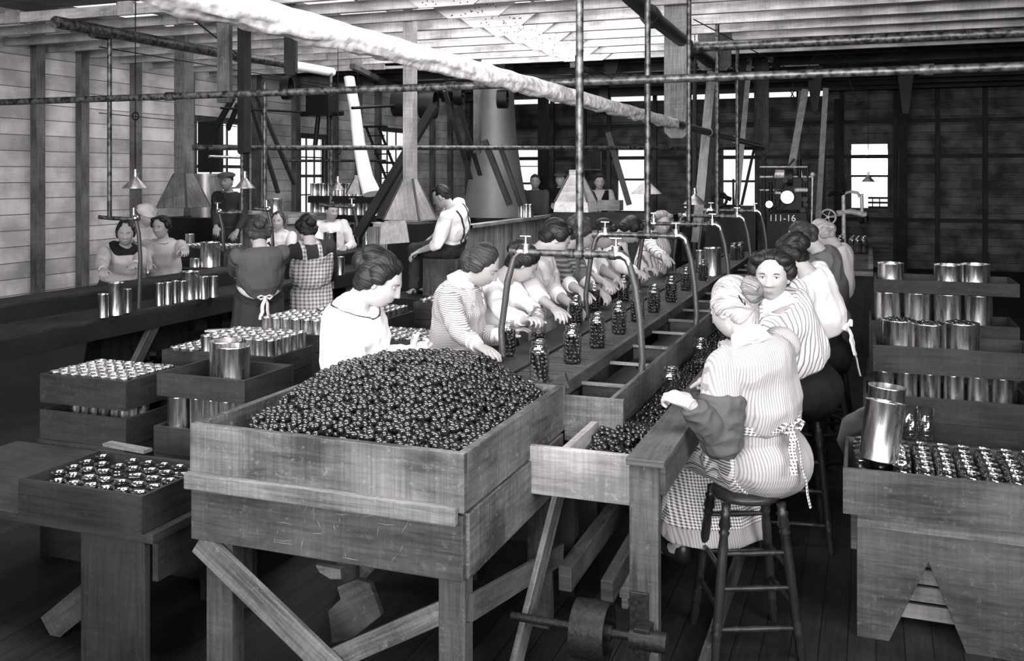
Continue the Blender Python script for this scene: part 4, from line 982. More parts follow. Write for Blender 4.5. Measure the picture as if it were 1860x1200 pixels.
    if hair in ('up', 'bun', 'side'):
        he((0, -.020, .030), (.084, .092, .100)); he((0, -.055, -.03), (.070, .05, .06))
        if hair == 'up':
            for q in range(-4, 5):
                a = q/4*1.5; he((math.sin(a)*.062, .030*math.cos(a)-.002, .078-.030*abs(math.sin(a))), (.034, .040, .036))
            for sx in (-1, 1): he((sx*.076, -.004, .030), (.028, .045, .045)); he((sx*.068, -.04, -.010), (.026, .042, .045))
            he((0, -.112, .040), (.050, .036, .046)); he((0, -.06, .08), (.07, .07, .05))
        elif hair == 'bun':
            he((0, -.062, -.062), (.052, .036, .045))
            for q in range(-3, 4): a = q/3*1.5; he((math.sin(a)*.055, .026*math.cos(a), .066-.024*abs(math.sin(a))), (.034, .036, .034))
            for sx in (-1, 1): he((sx*.072, -.010, .02), (.024, .045, .05))
        else:
            for q in range(-3, 4): a = q/3*1.4; he((math.sin(a)*.058, .024*math.cos(a), .070-.026*abs(math.sin(a))), (.030, .036, .030))
            for sx in (-1, 1): he((sx*.070, -.02, .00), (.022, .045, .05))
            he((0, -.10, .0), (.055, .035, .05))
    elif hair == 'puff':
        he((0, -.028, .040), (.100, .088, .082)); he((0, -.06, -.01), (.088, .06, .07))
        for sx in (-1, 1): he((sx*.080, -.005, .030), (.034, .045, .052)); he((sx*.05, .030, .078), (.045, .036, .028))
        he((0, .018, .090), (.06, .045, .026))
    elif hair == 'short':
        he((0, -.020, .028), (.080, .088, .095)); he((0, -.05, -.02), (.062, .045, .05)); he((0, .03, .085), (.052, .04, .028))
    elif hair in ('cap', 'whitecap'): he((0, -.022, .022), (.079, .086, .085)); he((0, -.055, -.03), (.060, .042, .05))
    hr = remesh(hm, vox*.95, 3)
    def strand(me, C, wob=.005):
        v = mverts(me); n = mnorms(me); RT = Rh.transposed(); at_ = me.attributes.new('strand', 'FLOAT_VECTOR', 'POINT'); out = []; d = np.empty(len(v))
        for i, p in enumerate(v):
            q = RT @ (V(p)-C)/s; a = math.atan2(q.x, q.z+.03)+.25*noise.noise(q*14+V((len(label), 0, 0))); r_ = math.hypot(q.x, q.z+.03)
            out += [a*26, q.y*16, r_*9]; d[i] = wob*(.55*noise.noise(V((a*4.5, q.y*6, len(label))))+.30*noise.noise(V((a*16, q.y*9, 3))))
        at_.data.foreach_set('vector', out); setverts(me, v+n*(d*s)[:, None])
    strand(hr, Hc, .013 if hair == 'bun' else .010)
    ho = link_part('hair', hr, hairm_, root)
    if hair == 'bun':
        m = MB(); bc = Hc+Rh @ (V((.006, -.104, .044))*s); pts = []
        for k in range(70):
            a = k/70*5.2*PI; rr = .050-.040*k/70; pts.append(bc+Rh @ (V((math.cos(a)*rr, -.008-.034*k/70, math.sin(a)*rr))*s))
        m.tube(pts, [.0150*s]*70, 10); m.ell(bc, (.048*s, .036*s, .048*s), Rh); b2 = remesh(m, vox*.9, 1); strand(b2, bc, .004); link_part('bun', b2, 'hair_fair', ho)
        m = MB(); c = Hc+Rh @ (V((-.055, -.094, .035))*s); m.tube([c, c+Rh @ V((.004, -.006, -.03)), c+Rh @ V((.02, -.004, -.045)), c+Rh @ V((.022, -.003, -.01))], .003, 6); m.build('hair_comb', 'black_iron', root, org=V((0, 0, 0)))
    if hair == 'cap':
        m = MB(); m.ell(Hc+Rh @ (V((0, -.01, .075))*s), (.112*s, .118*s, .042*s), Rh, 24, 12); m.ell(Hc+Rh @ (V((0, .085, .058))*s), (.065*s, .05*s, .010*s), Rh @ Matrix.Rotation(-.25, 3, 'X'), 16, 8); me = remesh(m, vox, 2); link_part('cap', me, 'mid_cloth', root)
    if hair == 'whitecap':
        m = MB(); m.ell(Hc+Rh @ (V((0, -.03, .06))*s), (.12*s, .12*s, .075*s), Rh, 24, 12); m.ell(Hc+Rh @ (V((0, .0, .03))*s), (.10*s, .115*s, .03*s), Rh, 24, 12); me = remesh(m, vox, 2); wrinkle(me, .01, (20, 20, 20), 4); link_part('mob_cap', me, 'offwhite_cloth', root)
    # ---- extras
    ctx = dict(root=root, top=top, low=low, body=body, P=P, fr=fr, Nk=Nk, P0=P0, arms=arms, s=s, tof=tof, Hc=Hc, Rh=Rh, sk=sk, loc=loc, legs=legs, ring=ring)
    for e in extras: e(ctx)
    for sd in (1, -1):
        hp, kn, an = legs[sd]; m = MB(); m.ell(an+V((0, .07, -.05)), (.042, .12, .032)); m.ell(an+V((0, -.01, -.02)), (.04, .045, .06)); me = remesh(m, .009, 1); link_part('shoe', me, 'shoe', root)
    root.location = (gx, gy, 0); root.rotation_euler = (0, 0, ph); return root
# garments laid over the blouse and skirt
def bib_apron(mat, w=.75, lo=0.0, straps=True):
    def f(c):
        P0, top, low, root = c['P0'], c['top'], c['low'], c['root']
        def pt(p, n):
            t, d = c['tof'](p); X, D, T = c['fr'](t); q = V(p)-c['P'](t); f_ = q.dot(D); x = q.dot(X)
            if d > .24: return False
            if t > .82: return straps and .05 < abs(x) < .10 and t < .99
            return f_ > 0.0 and abs(x) < .145*c['s'] or (t < .45 and f_ > -.06)
        shell(top, pt, .007, 'apron_bib', mat, root)
        shell(low, lambda p, n: p[1]-P0.y > -.04 and p[2] > lo+.3, .008, 'apron_skirt', mat, root)
    return f
def half_apron(mat, back=-.02, zmin=.35, tie='white_cloth'):
    def f(c):
        P0, low, root = c['P0'], c['low'], c['root']
        shell(low, lambda p, n: p[1]-P0.y > (back-.07 if p[0] < -.10 else back) and p[2] > zmin, .008, 'apron', mat, root)
        m = MB(); r = [c['ring'](t, .045, .045, 32) for t in (.325, .345, .385, .40)]; r[1] = c['ring'](.34, .05, .05, 32); r[2] = c['ring'](.385, .05, .05, 32); m.ring_loft(r); m.build('apron_band', tie, root, org=V((0, 0, 0)))
        bow(c, tie)
    return f
def bow(c, mat, x=.03, tails=.32):
    root = c['root']; X, D, T = c['fr'](.36); b = c['P'](.36)-D*(.098*c['s']+.06)+X*x; m = MB()
    for sx in (-1, 1):
        m.tube([b, b+X*sx*.035+T*.025-D*.01, b+X*sx*.06+T*.005, b+X*sx*.035-T*.02-D*.01, b], [.006, .014, .016, .012, .006], 8, sq=(1, .5))
    m.ell(b, .016); m.build('bow', mat, root, org=V((0, 0, 0)))
    for sx, L in ((-1, tails*.55), (1, tails)):
        m = MB(); p = b; pts = [b]
        for k in range(1, 7): pts.append(V((b.x+sx*.012*k**.7+.006*math.sin(k*2), min(b.y-.012*k, c['P0'].y-.15-.02*k) if k > 2 else b.y-.02*k, b.z-L*k/6)))
        m.tube(pts, [.008]+[.016]*6, 8, sq=(1, .25)); m.build('apron_string', mat, root, org=V((0, 0, 0)))
def suspenders(mat='grey_cloth'):
    def f(c):
        def pt(p, n):
            t, d = c['tof'](p); X, D, T = c['fr'](t); q = V(p)-c['P'](t); x = q.dot(X); fb = q.dot(D)
            return d < .2 and abs(abs(x)-(.075 if fb > 0 else .02+.07*t)) < .014 and t < .95
        shell(c['top'], pt, .005, 'braces', mat, c['root'])
    return f
def vest(mat, open_=.03):
    def f(c):
        def pt(p, n):
            t, d = c['tof'](p); X, D, T = c['fr'](t); q = V(p)-c['P'](t); x = q.dot(X); fb = q.dot(D)
            return abs(x) < .150*c['s'] and not (fb > 0 and abs(x) < open_+max(0, t-.7)*.25) and t < .965 and d < .22
        shell(c['top'], pt, .007, 'vest', mat, c['root'])
    return f
def sleeve_guard(mat, side, a=.42, b=1.0):
    def f(c):
        Sh, E, W, d = c['arms'][side]; s = c['s']; ud = (E-Sh).normalized(); fd = (W-E).normalized(); m = MB()
        m.tube([Sh.lerp(E, a), Sh.lerp(E, a+.05), E-ud*.04, E+fd*.02, E.lerp(W, .35), E.lerp(W, .7), E.lerp(W, .93)], [.082*s, .089*s, .080*s, .064*s, .058*s, .050*s, .037*s], 18); m.ell(E, .078*s)
        me = remesh(m, .006, 3); wrinkle(me, .008, (16, 16, 16), 2, 1); link_part('sleeve_guard', me, mat, c['root'])
    return f
def neck_scarf(mat):
    def f(c): shell(c['top'], lambda p, n: (V(p)-c['Nk']).length < .15*c['s'] and p[2] > c['Nk'].z-.10, .010, 'neck_scarf', mat, c['root'])
    return f
def neck_trim(mat):
    def f(c): shell(c['top'], lambda p, n: .106*c['s'] < (V(p)-c['Nk']).length < .116*c['s'], .003, 'neck_trim', mat, c['root'])
    return f
NEAR, MID, FAR = .0042, .0055, .009
person('woman on foreground stool, back to us, fair hair in a bun, pinstriped dress', (1330, 560, 4.12), (1378, 826, 4.14), 45, 58, 20, 0, 1.08, seated=True, foot=-.02, bulge=.028,
       L=(1250, 732, 3.80), Lf=(1228, 722, 3.84), Ln=(.6, 0, -1), R=(1290, 690, 4.6), Rf=(1270, 690, 4.7), curl=1.0, Lc=.8, sleeve='short', cloth_top='pinstripe', skirt='pinstripe', hair='bun', hairm_='hair_light', vox=NEAR, collar='white_cloth',
       hem=.35, hipw=1.0, wide=.94, girth=1.06, pole=(0, -.25, -1), extras=(half_apron('check_small', -.03, .42, 'check_small'), sleeve_guard('mid_cloth', -1)))
person('woman turned to look at us, dark piled hair, wide striped blouse, black skirt', (1402, 500, 4.95), (1450, 700, 5.2), 60, 178, 4, 0, 1.12, seated=True, bulge=.03, twist=10,
       L=(1330, 640, 5.2), R=(1350, 640, 5.6), sleeve='elbow', cloth_top='wide_stripe', skirt='black_cloth', hair='puff', vox=NEAR, cuff='white_cloth', collar='white_cloth', hem=.3, pole=(0, -.6, -.6))
person('woman in plain white blouse and black skirt with a trailing white apron string', (1436, 462, 6.2), (1487, 640, 6.3), 70, 80, 25, 0, 1.02, seated=True, bulge=.05,
       L=(1370, 600, 5.9), R=(1380, 590, 6.3), cloth_top='white_cloth', skirt='black_cloth', hair='up', vox=MID, hem=.3, extras=(half_apron('black_cloth', .05, .4, 'white_cloth'),))
person('woman in grey work dress with loose brown hair bending over, right row', (1457, 432, 7.1), (1492, 600, 7.2), 70, 95, 38, 0, 1.0, seated=True, bulge=.06,
       L=(1400, 545, 6.8), R=(1410, 540, 7.3), cloth_top='grey_cloth', skirt='grey_cloth', hair='side', hairm_='hair_brown', vox=MID, hem=.3)
person('woman in white sleeves and checked apron, farthest in the right row', (1492, 425, 8.1), (1500, 575, 8.2), 70, 95, 35, 0, 1.0, seated=True, bulge=.05,
       L=(1430, 520, 7.9), R=(1440, 515, 8.3), cloth_top='offwhite_cloth', skirt='check_small', hair='side', hairm_='hair_light', vox=FAR, hem=.3)
# left row, facing the conveyor
person('woman in plain white blouse looking down in profile just behind the olive heap', (690, 508, 4.6), (678, 730, 4.75), -72, -72, 27, 0, 1.12, seated=True, bulge=.05,
       R=(748, 655, 4.25), Rf=(786, 632, 4.32), L=(752, 640, 4.62), Lf=(790, 630, 4.50), Rn=(-.3, .9, .2), Ln=(.2, -.9, 0), curl=.6, cloth_top='white_cloth', skirt='dark_cloth', hair='up', vox=NEAR, wide=1.12, extras=(neck_trim('dark_cloth'),))
person('woman in band-striped blouse and pinstriped apron looking down, second in the left row', (876, 482, 5.75), (842, 700, 5.9), -82, -78, 32, 0, 1.08, seated=True, bulge=.05,
       R=(880, 645, 5.05), Rf=(920, 652, 4.98), L=(915, 610, 5.75), Lf=(935, 600, 5.75), curl=.3, cloth_top='band_stripe', skirt='fine_stripe', hair='side', hairm_='hair_brown', vox=NEAR, cuff='white_cloth', collar='white_cloth', extras=(bib_apron('fine_stripe'),))
person('woman in white blouse, dark hair bowed, holding an empty jar, third from left', (950, 478, 6.25), (912, 660, 6.4), -80, -62, 38, 0, 1.04, seated=True, bulge=.05,
       R=(965, 590, 5.55), Rf=(985, 575, 5.5), L=(985, 572, 5.9), Lf=(975, 590, 5.7), curl=.7, cloth_top='white_cloth', skirt='dark_cloth', hair='up', vox=MID)
person('woman with black piled hair and pale bib apron reaching down, fourth from left', (1010, 432, 6.7), (978, 625, 6.9), -80, -55, 35, 0, 1.08, seated=True, bulge=.06,
       R=(1026, 590, 5.85), Rf=(1056, 600, 5.7), L=(1040, 555, 6.5), curl=.4, sleeve='elbow', cloth_top='offwhite_cloth', skirt='grey_cloth', hair='puff', vox=MID, cuff='white_cloth', extras=(bib_apron('pale_grey_cloth'),))
person('woman in dark horizontally striped blouse with bare forearm, fifth from left', (1058, 425, 7.4), (1020, 600, 7.6), -80, -75, 28, 0, 1.04, seated=True, bulge=.05,
       R=(1080, 560, 6.5), Rf=(1100, 572, 6.4), L=(1090, 530, 7.2), sleeve='elbow', cloth_top='dark_band', skirt='grey_cloth', hair='up', hairm_='hair_brown', vox=MID, cuff='white_cloth', extras=(bib_apron('grey_cloth'),))
person('woman in white blouse with bare forearm stretched to the conveyor, sixth in the left row', (1098, 425, 7.95), (1065, 590, 8.1), -80, -70, 32, 0, 1.04, seated=True, bulge=.05,
       R=(1125, 540, 7.0), Rf=(1142, 546, 6.9), L=(1130, 515, 7.6), sleeve='short', cloth_top='white_cloth', skirt='grey_cloth', hair='puff', vox=MID)
person('woman with dark waistcoat straps over white blouse, seventh from left', (1147, 418, 8.7), (1120, 565, 8.9), -80, -70, 48, 0, 1.04, seated=True, bulge=.06,
       R=(1165, 500, 8.0), L=(1175, 490, 8.6), cloth_top='white_cloth', skirt='black_cloth', hair='puff', hairm_='hair_dark', vox=MID, extras=(vest('black_cloth', .05),))
person('fair haired woman in striped blouse holding a paper, farthest in the left row', (1203, 405, 9.6), (1180, 530, 9.5), -110, -150, 15, 0, 1.04, seated=True, bulge=.03,
       R=(1215, 475, 8.9), Rf=(1222, 490, 8.8), L=(1205, 470, 9.4), cloth_top='wide_stripe', skirt='grey_cloth', hair='puff', hairm_='hair_fair', vox=MID)
# left background
person('young man in white shirt and braces sitting half turned on a wooden box', (802, 357, 10.35), (818, 446, 10.55), 84, 96, 26, 0, 1.06, male=True, seated=True, bulge=.05, foot=.0,
       L=(762, 456, 10.3), Lf=(750, 462, 10.3), R=(768, 452, 10.8), sleeve='elbow', cloth_top='white_cloth', pants='dark_cloth', hair='short', vox=MID, extras=(suspenders('dark_cloth'),), base=.3)
person('woman seen from behind in plaid apron over a dark blouse', (556, 415, 8.6), (566, 540, 8.8), 45, 60, 15, 0, 1.0, bulge=.03,
       R=(600, 510, 9.0), L=(530, 480, 8.9), cloth_top='dark_cloth', skirt='plaid', hair='up', vox=MID, extras=(lambda c: shell(c['top'], lambda p, n: (lambda t, d, q, X: d < .2 and t < .80 or (d < .2 and .05 < abs(q.dot(X)) < .09))(*c['tof'](p), V(p)-c['P'](c['tof'](p)[0]), c['fr'](.5)[0]), .006, 'apron_back', 'plaid', c['root']),))
person('woman seen from behind in drab blouse with a white waist band and bow', (470, 424, 7.9), (470, 547, 8.1), 40, 40, 25, 0, 1.06, bulge=.10, wide=1.02, girth=1.12,
       R=(470, 520, 8.9), L=(432, 520, 8.7), cloth_top='mid_cloth', skirt='dark_cloth', hair='up', hairm_='hair_brown', vox=MID, extras=(half_apron('dark_cloth', .05, .35, 'offwhite_cloth'),))
person('smiling woman with big dark hair and pale smock standing behind the canning bench', (292, 412, 10.2), (296, 535, 10.3), -150, -172, 4, 0, 1.03, bulge=.02,
       R=(268, 492, 9.6), L=(338, 462, 9.4), Lf=(358, 464, 9.3), cloth_top='pale_grey_cloth', skirt='dark_cloth', hair='puff', vox=MID, extras=(neck_trim('grey_cloth'),))
person('woman with dark neckerchief and light smock at the far left of the canning bench', (228, 423, 9.35), (208, 540, 9.5), -130, -140, 8, 0, 1.03, bulge=.03, skin='skin_dark',
       R=(186, 497, 8.8), L=(238, 494, 8.7), cloth_top='pale_grey_cloth', skirt='dark_cloth', hair='side', vox=MID, extras=(neck_scarf('black_cloth'),))
person('woman in a white mob cap behind the smiling woman', (268, 392, 11.0), (262, 505, 11.1), -100, -110, 20, 0, 1.0, bulge=.03, R=(240, 440, 10.6), L=(290, 450, 10.8), cloth_top='offwhite_cloth', skirt='grey_cloth', hair='whitecap', vox=FAR)
person('woman in a sleeveless light top looking at us beyond the bending woman', (505, 401, 12.2), (506, 490, 12.3), 190, 200, 4, 0, 1.0, bulge=.02, R=(482, 470, 11.8), L=(520, 470, 11.8), cloth_top='offwhite_cloth', skirt='grey_cloth', hair='side', hairm_='hair_brown', vox=MID)
person('young man in a collarless white shirt standing behind the tall tin', (603, 383, 13.4), (604, 470, 13.5), -160, -120, 8, 0, 1.12, male=True, bulge=.02, R=(585, 440, 13.1), L=(628, 450, 13.2), cloth_top='white_cloth', pants='dark_cloth', hair='short', vox=MID)
person('man in a dark flat cap and dark coat standing by the left window', (411, 329, 12.6), (410, 435, 12.7), -165, -170, 5, 0, 1.04, male=True, bulge=.02, R=(392, 420, 12.3), L=(430, 420, 12.4), cloth_top='dark_cloth', pants='dark_cloth', skin='skin_dark', hair='cap', vox=MID, base=.32)
# men at the back
person('bareheaded man in a dark shirt before the back wall window', (972, 330, 15.8), (972, 405, 15.8), 195, 200, 5, 0, 1.05, male=True, bulge=.02, R=(958, 412, 15.5), L=(986, 412, 15.6), cloth_top='mid_cloth', pants='dark_cloth', hair='short', hairm_='hair_brown', vox=FAR)
person('man in a cap looking out from behind the pyramid hood', (1018, 326, 16.2), (1020, 405, 16.2), 190, 190, 5, 0, 1.02, male=True, bulge=.02, R=(1004, 372, 15.8), L=(1028, 390, 15.8), cloth_top='black_cloth', pants='black_cloth', hair='cap', vox=FAR)
person('man in a dark waistcoat standing below the wall calendar', (1089, 330, 15.6), (1090, 410, 15.6), 195, 200, 8, 0, 1.05, male=True, bulge=.02, R=(1080, 385, 15.2), L=(1112, 382, 15.2), cloth_top='pale_grey_cloth', pants='black_cloth', hair='short', vox=FAR, extras=(vest('black_cloth', .02),))
# ================================================================ crates and tins
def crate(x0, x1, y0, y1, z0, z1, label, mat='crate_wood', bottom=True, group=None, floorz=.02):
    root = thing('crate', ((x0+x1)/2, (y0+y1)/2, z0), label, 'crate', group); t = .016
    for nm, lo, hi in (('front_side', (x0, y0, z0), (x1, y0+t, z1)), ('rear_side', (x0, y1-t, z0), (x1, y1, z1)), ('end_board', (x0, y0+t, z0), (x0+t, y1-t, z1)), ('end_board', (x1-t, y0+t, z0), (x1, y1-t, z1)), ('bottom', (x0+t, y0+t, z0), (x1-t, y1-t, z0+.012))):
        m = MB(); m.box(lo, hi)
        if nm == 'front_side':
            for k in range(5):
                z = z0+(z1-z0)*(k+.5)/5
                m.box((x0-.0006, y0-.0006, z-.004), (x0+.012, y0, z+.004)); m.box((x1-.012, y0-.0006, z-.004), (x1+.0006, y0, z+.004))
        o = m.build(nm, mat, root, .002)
    m = MB(); xm = x1+.0006; ym = (y0+y1)/2; m.box((x1-.001, ym-.05, (z0+z1)/2), (xm, ym+.05, (z0+z1)/2+.016)); m.build('hand_slot', 'black_hole', root)
    return root
def can_proto(h, r, bands=True, open_=True):
    def f():
        root = thing('tin_can', (0, 0, 0)); m = MB()
        m.lathe([(0, .002), (r*.93, .002), (r*1.01, 0), (r*1.015, .004), (r, .008), (r, h-.008), (r*1.02, h-.005), (r*1.02, h), (r*.97, h)], n=28); m.lathe([(r*.97, h), (r*.97, .01)], n=28); m.build('can_body', 'tin', root)
        if not open_:
            m = MB(); m.lathe([(0, h-.004), (r*.9, h-.004), (r*.93, h-.002)], n=24); m.build('can_lid', 'tin', root)
        return root
    return f
tall = Maker(can_proto(.24, .08)); 
CP = {}
def can(p, r, h, label, rz=None, group=None, rot=None):
    k = (round(r, 3), round(h, 3))
    if k not in CP: CP[k] = Maker(can_proto(h, r))
    o = CP[k]((p[0], p[1], p[2]), (p[0]*37+p[1]*11) % 6 if rz is None else rz, label, group, None, rot); o['category'] = 'tin can'; return o
small_open = None
def small_cans(x0, x1, y0, y1, z, nx, ny, label, group, r=None, h=.115, skip=(), seed=1, kind='can'):
    r = r or min((x1-x0)/nx, (y1-y0)/ny)/2*.96; rr = random.Random(seed)
    for i in range(nx):
        for j in range(ny):
            if (i, j) in skip: continue
            p = V((x0+(x1-x0)*(i+.5)/nx+rr.gauss(0, .002), y0+(y1-y0)*(j+.5)/ny+rr.gauss(0, .002), z))
            q = (round(r, 2), h, kind)
            if q not in CP: CP[q] = Maker(can_proto(h, r) if kind == 'can' else tumbler_proto(h, r))
            o = CP[q](tuple(p), rr.random()*6, label, group); o['category'] = 'tin can' if kind == 'can' else 'jar'
def tumbler_proto(h, r):
    def f():
        root = thing('glass_jar', (0, 0, 0)); m = MB()
        m.lathe([(0, .003), (r*.9, .003), (r, .01), (r, h-.035), (r*.93, h-.025), (r*.80, h-.018), (r*.80, h-.002), (r*.86, h), (r*.74, h), (r*.74, h-.012), (r*.7, h-.03)], n=24); m.build('glass_body', 'jar_glass', root)
        m = MB(); m.lathe([(0, .006), (r*.86, .006), (r*.86, h-.05), (0, h-.05)], n=20); m.build('contents', 'olive_skin', root)
        return root
    return f
# --- left: crates on the near table
root = thing('packing_table', (-3.0, 3.25, 0), 'rough plank table at the lower left under the crate of jars', 'table')
m = MB(); m.box((-4.2, 2.99, .56), (-2.61, 3.8, .60)); m.build('top_board', 'dark_wood', root, .004)
m = MB(); m.box((-2.98, 3.0, 0), (-2.66, 3.035, .56)); m.build('leg_panel', 'dark_wood', root, .004)
m = MB(); m.box((-2.645, 3.03, .40), (-2.62, 3.8, .56)); m.build('side_apron', 'dark_wood', root)
m = MB(); m.box((-4.2, 3.1, 0), (-3.9, 3.14, .56)); m.build('leg_panel', 'dark_wood', root)
m = MB(); m.box((-2.95, 3.7, 0), (-2.66, 3.74, .56)); m.build('leg_panel', 'dark_wood', root)
m = MB(); m.beam((-3.35, 3.2, .02), (-2.95, 3.2, .34), .12, .03, up=(0, 1, 0)); m.build('cross_brace', 'grey_wood', root)
crate(-3.28, -2.645, 2.97, 3.42, .602, .75, 'low crate of glass jars on the table at the lower left corner')
small_cans(-3.26, -2.66, 2.99, 3.40, .616, 7, 5, 'glass jar with open mouth packed in the crate at the lower left', 'jars in the lower left crate', h=.125, kind='jar', r=.039, skip={(0, 0), (1, 4), (3, 2)})
m = MB(); m.beam((-3.28, 3.46, .765), (-3.02, 3.43, .765), .05, .014); tag(m.build('loose_batten', 'brace_wood'), 'loose pale batten lying along the back rim of the lower left crate', 'board')
def stack(x0, x1, y0, y1, ztop, h, n, label, gap=.0, seed=0):
    """crates piled to the floor; returns nothing"""
    z = ztop; r = random.Random(seed)
    pos = ['topmost of its stack', 'second from the top', 'third from the top', 'fourth from the top', 'fifth from the top', 'sixth from the top', 'seventh from the top']
    for i in range(n):
        dx, dy = r.uniform(-.015, .015), r.uniform(-.012, .012)
        if i == n-1: z0 = 0
        else: z0 = z-h
        if i == 0: dx = dy = 0
        crate(x0+dx, x1+dx, y0+dy, y1+dy, max(z0, 0) if i < n-1 else 0, z, label+', '+pos[i]); z = z0-.002
        if z < .06: break
# stack with the two big tins
crate(-3.37, -2.84, 3.89, 4.31, .885, 1.0, 'shallow dark crate holding two big shiny tins')
can((-3.02, 4.04, .899), .082, .235, 'big shiny tin can in front in the crate behind the olive bin')
can((-3.15, 4.15, .899), .080, .235, 'big shiny tin can standing close behind the front one')
crate(-3.38, -2.83, 3.88, 4.32, .60, .735, 'dark crate of standing tins below the crate with two big tins')
for i, (x, y, r_) in enumerate(((-3.28, 3.95, .055), (-3.16, 3.95, .042), (-3.07, 3.95, .042), (-2.98, 3.95, .042), (-2.90, 3.96, .045), (-3.27, 4.2, .055), (-2.91, 4.2, .055))):
    can((x, y, .614), r_, .268, 'standing tin holding up the upper crate, ' + ['front left corner', 'second from the left', 'third from the left', 'fourth from the left', 'front right corner', 'rear left corner', 'rear right corner'][i])
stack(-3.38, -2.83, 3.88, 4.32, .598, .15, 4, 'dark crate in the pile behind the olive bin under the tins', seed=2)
# left stack with small tins
crate(-4.1, -3.53, 3.85, 4.27, .80, .95, 'dark crate full of small tins at the far left edge')
small_cans(-4.08, -3.55, 3.87, 4.25, .845, 8, 6, 'small open tin can packed in the crate at the left edge', 'small tins in the left edge crate', h=.115)
small_cans(-4.08, -3.55, 3.88, 4.20, .625, 8, 1, 'small tin standing between the crates at the left edge', 'small tins between the left edge crates', h=.17)
stack(-4.1, -3.53, 3.85, 4.27, .76, .15, 5, 'dark crate in the pile at the left edge', seed=4)
crate(-4.05, -3.42, 4.72, 5.18, .80, .93, 'dark crate of small tins behind the left edge crate')
small_cans(-4.03, -3.44, 4.74, 5.16, .83, 9, 6, 'small open tin can in the crate behind the left edge crate', 'small tins in the second left crate', h=.115)
stack(-4.05, -3.42, 4.72, 5.18, .79, .16, 5, 'dark crate in the second pile on the left', seed=5)
m = MB(); m.beam((-4.1, 5.2, .97), (-3.75, 5.3, .99), .05, .012); tag(m.build('loose_batten', 'pale_wood'), 'pale batten lying across the second left crate', 'board')
m = MB(); m.tube([V((-3.95, 5.0, .965)), V((-3.85, 5.05, .985)), V((-3.72, 5.1, .975))], [.03, .045, .02], 8, sq=(1, .5)); tag(m.build('glove', 'black_cloth'), 'dark limp glove lying on the second left crate', 'glove')
# main block of small tins
crate(-3.76, -3.19, 4.64, 5.06, .84, .955, 'crate heaped with rows of small bright tins right of the big tins')
small_cans(-3.74, -3.21, 4.66, 5.04, .93, 7, 5, 'small bright tin can in the block of tins right of the two big tins', 'small tins in the bright block', h=.115)
stack(-3.76, -3.19, 4.64, 5.06, .835, .16, 5, 'dark crate under the bright block of tins', seed=6)
crate(-3.8, -3.22, 5.3, 5.74, .86, .97, 'crate of bright small tins behind the main block')
small_cans(-3.78, -3.24, 5.32, 5.72, .945, 7, 5, 'small bright tin can in the second block behind the main block', 'small tins in the second block', h=.115)
stack(-3.8, -3.22, 5.3, 5.74, .855, .16, 5, 'dark crate under the second block of tins', seed=7)
crate(-3.85, -3.22, 6.05, 6.5, .86, .97, 'crate of small tins third in the row behind the bright blocks')
small_cans(-3.83, -3.24, 6.07, 6.48, .90, 7, 5, 'small tin can in the third crate behind the bright blocks', 'small tins in the third crate', h=.115)
stack(-3.85, -3.22, 6.05, 6.5, .855, .16, 5, 'dark crate under the third row of tins', seed=8)
crate(-3.16, -2.66, 5.5, 5.95, .78, .93, 'dark crate of tins standing just behind the nearest white blouse')
small_cans(-3.14, -2.68, 5.52, 5.93, .83, 6, 5, 'small tin can in the crate just behind the nearest white blouse', 'small tins behind the white blouse', h=.115)
stack(-3.16, -2.66, 5.5, 5.95, .775, .15, 5, 'dark crate in the pile just behind the nearest white blouse', seed=9)
crate(-3.35, -2.74, 6.75, 7.25, .87, 1.0, 'crate of bright tins between the first two women in the left row')
small_cans(-3.33, -2.76, 6.77, 7.23, .905, 7, 5, 'small bright tin can in the crate between the first two women', 'small tins between the first two women', h=.115)
stack(-3.35, -2.74, 6.75, 7.25, .865, .16, 5, 'dark crate in the pile between the first two women', seed=10)
crate(-2.62, -2.2, 4.75, 5.0, .55, .72, 'dark crate low between the first two women in the left row')
stack(-2.62, -2.2, 4.75, 5.0, .548, .18, 3, 'dark crate low behind the first woman', seed=12)
# --- canning bench on the left
root = thing('canning_bench', (-6.4, 9, 0), 'long dark bench carrying tins in front of the left hand women', 'bench')
m = MB(); m.box((-6.50, 2.5, .765), (-6.02, 13.5, .80)); m.build('front_board', 'dark_wood', root, .004)
m = MB(); m.box((-6.06, 2.5, .62), (-6.02, 13.5, .765)); m.build('apron_board', 'black_wood', root, .004)
m = MB(); m.box((-6.85, 2.5, .93), (-6.50, 13.5, .96)); m.build('raised_shelf', 'dark_wood', root, .004)
m = MB(); m.box((-6.53, 2.5, .80), (-6.50, 13.5, .93)); m.build('riser_board', 'black_wood', root)
for y in (5.2, 7.0, 8.8, 10.6, 12.4):
    m = MB(); m.beam((-6.1, y, .62), (-6.5, y+.05, 0), .05, .11, up=(0, 1, 0)); m.build('slanting_leg', 'brace_wood', root)
    m = MB(); m.box((-6.85, y, 0), (-6.78, y+.07, .93)); m.build('leg', 'black_wood', root)
def tin_px(px0, px1, yb, yt, z, label):
    p = atz((px0+px1)/2, yb, z); Z = FP*(H-z)/(yb-HZ); r = (px1-px0)/FP*Z/2; h = (yb-yt)/FP*Z; p = at((px0+px1)/2, yb, Z+r*.9); can((p.x, p.y, z), round(r*.97, 3), round(h, 2), label)
names = ['leftmost of all', 'tall one by the first hose', 'short one right of the hose foot', 'first of the four slim ones', 'second of the four slim ones', 'third of the four slim ones', 'fourth of the four slim ones', 'wide tall one', 'slim, right of the wide tall one', 'last slim one on the right']
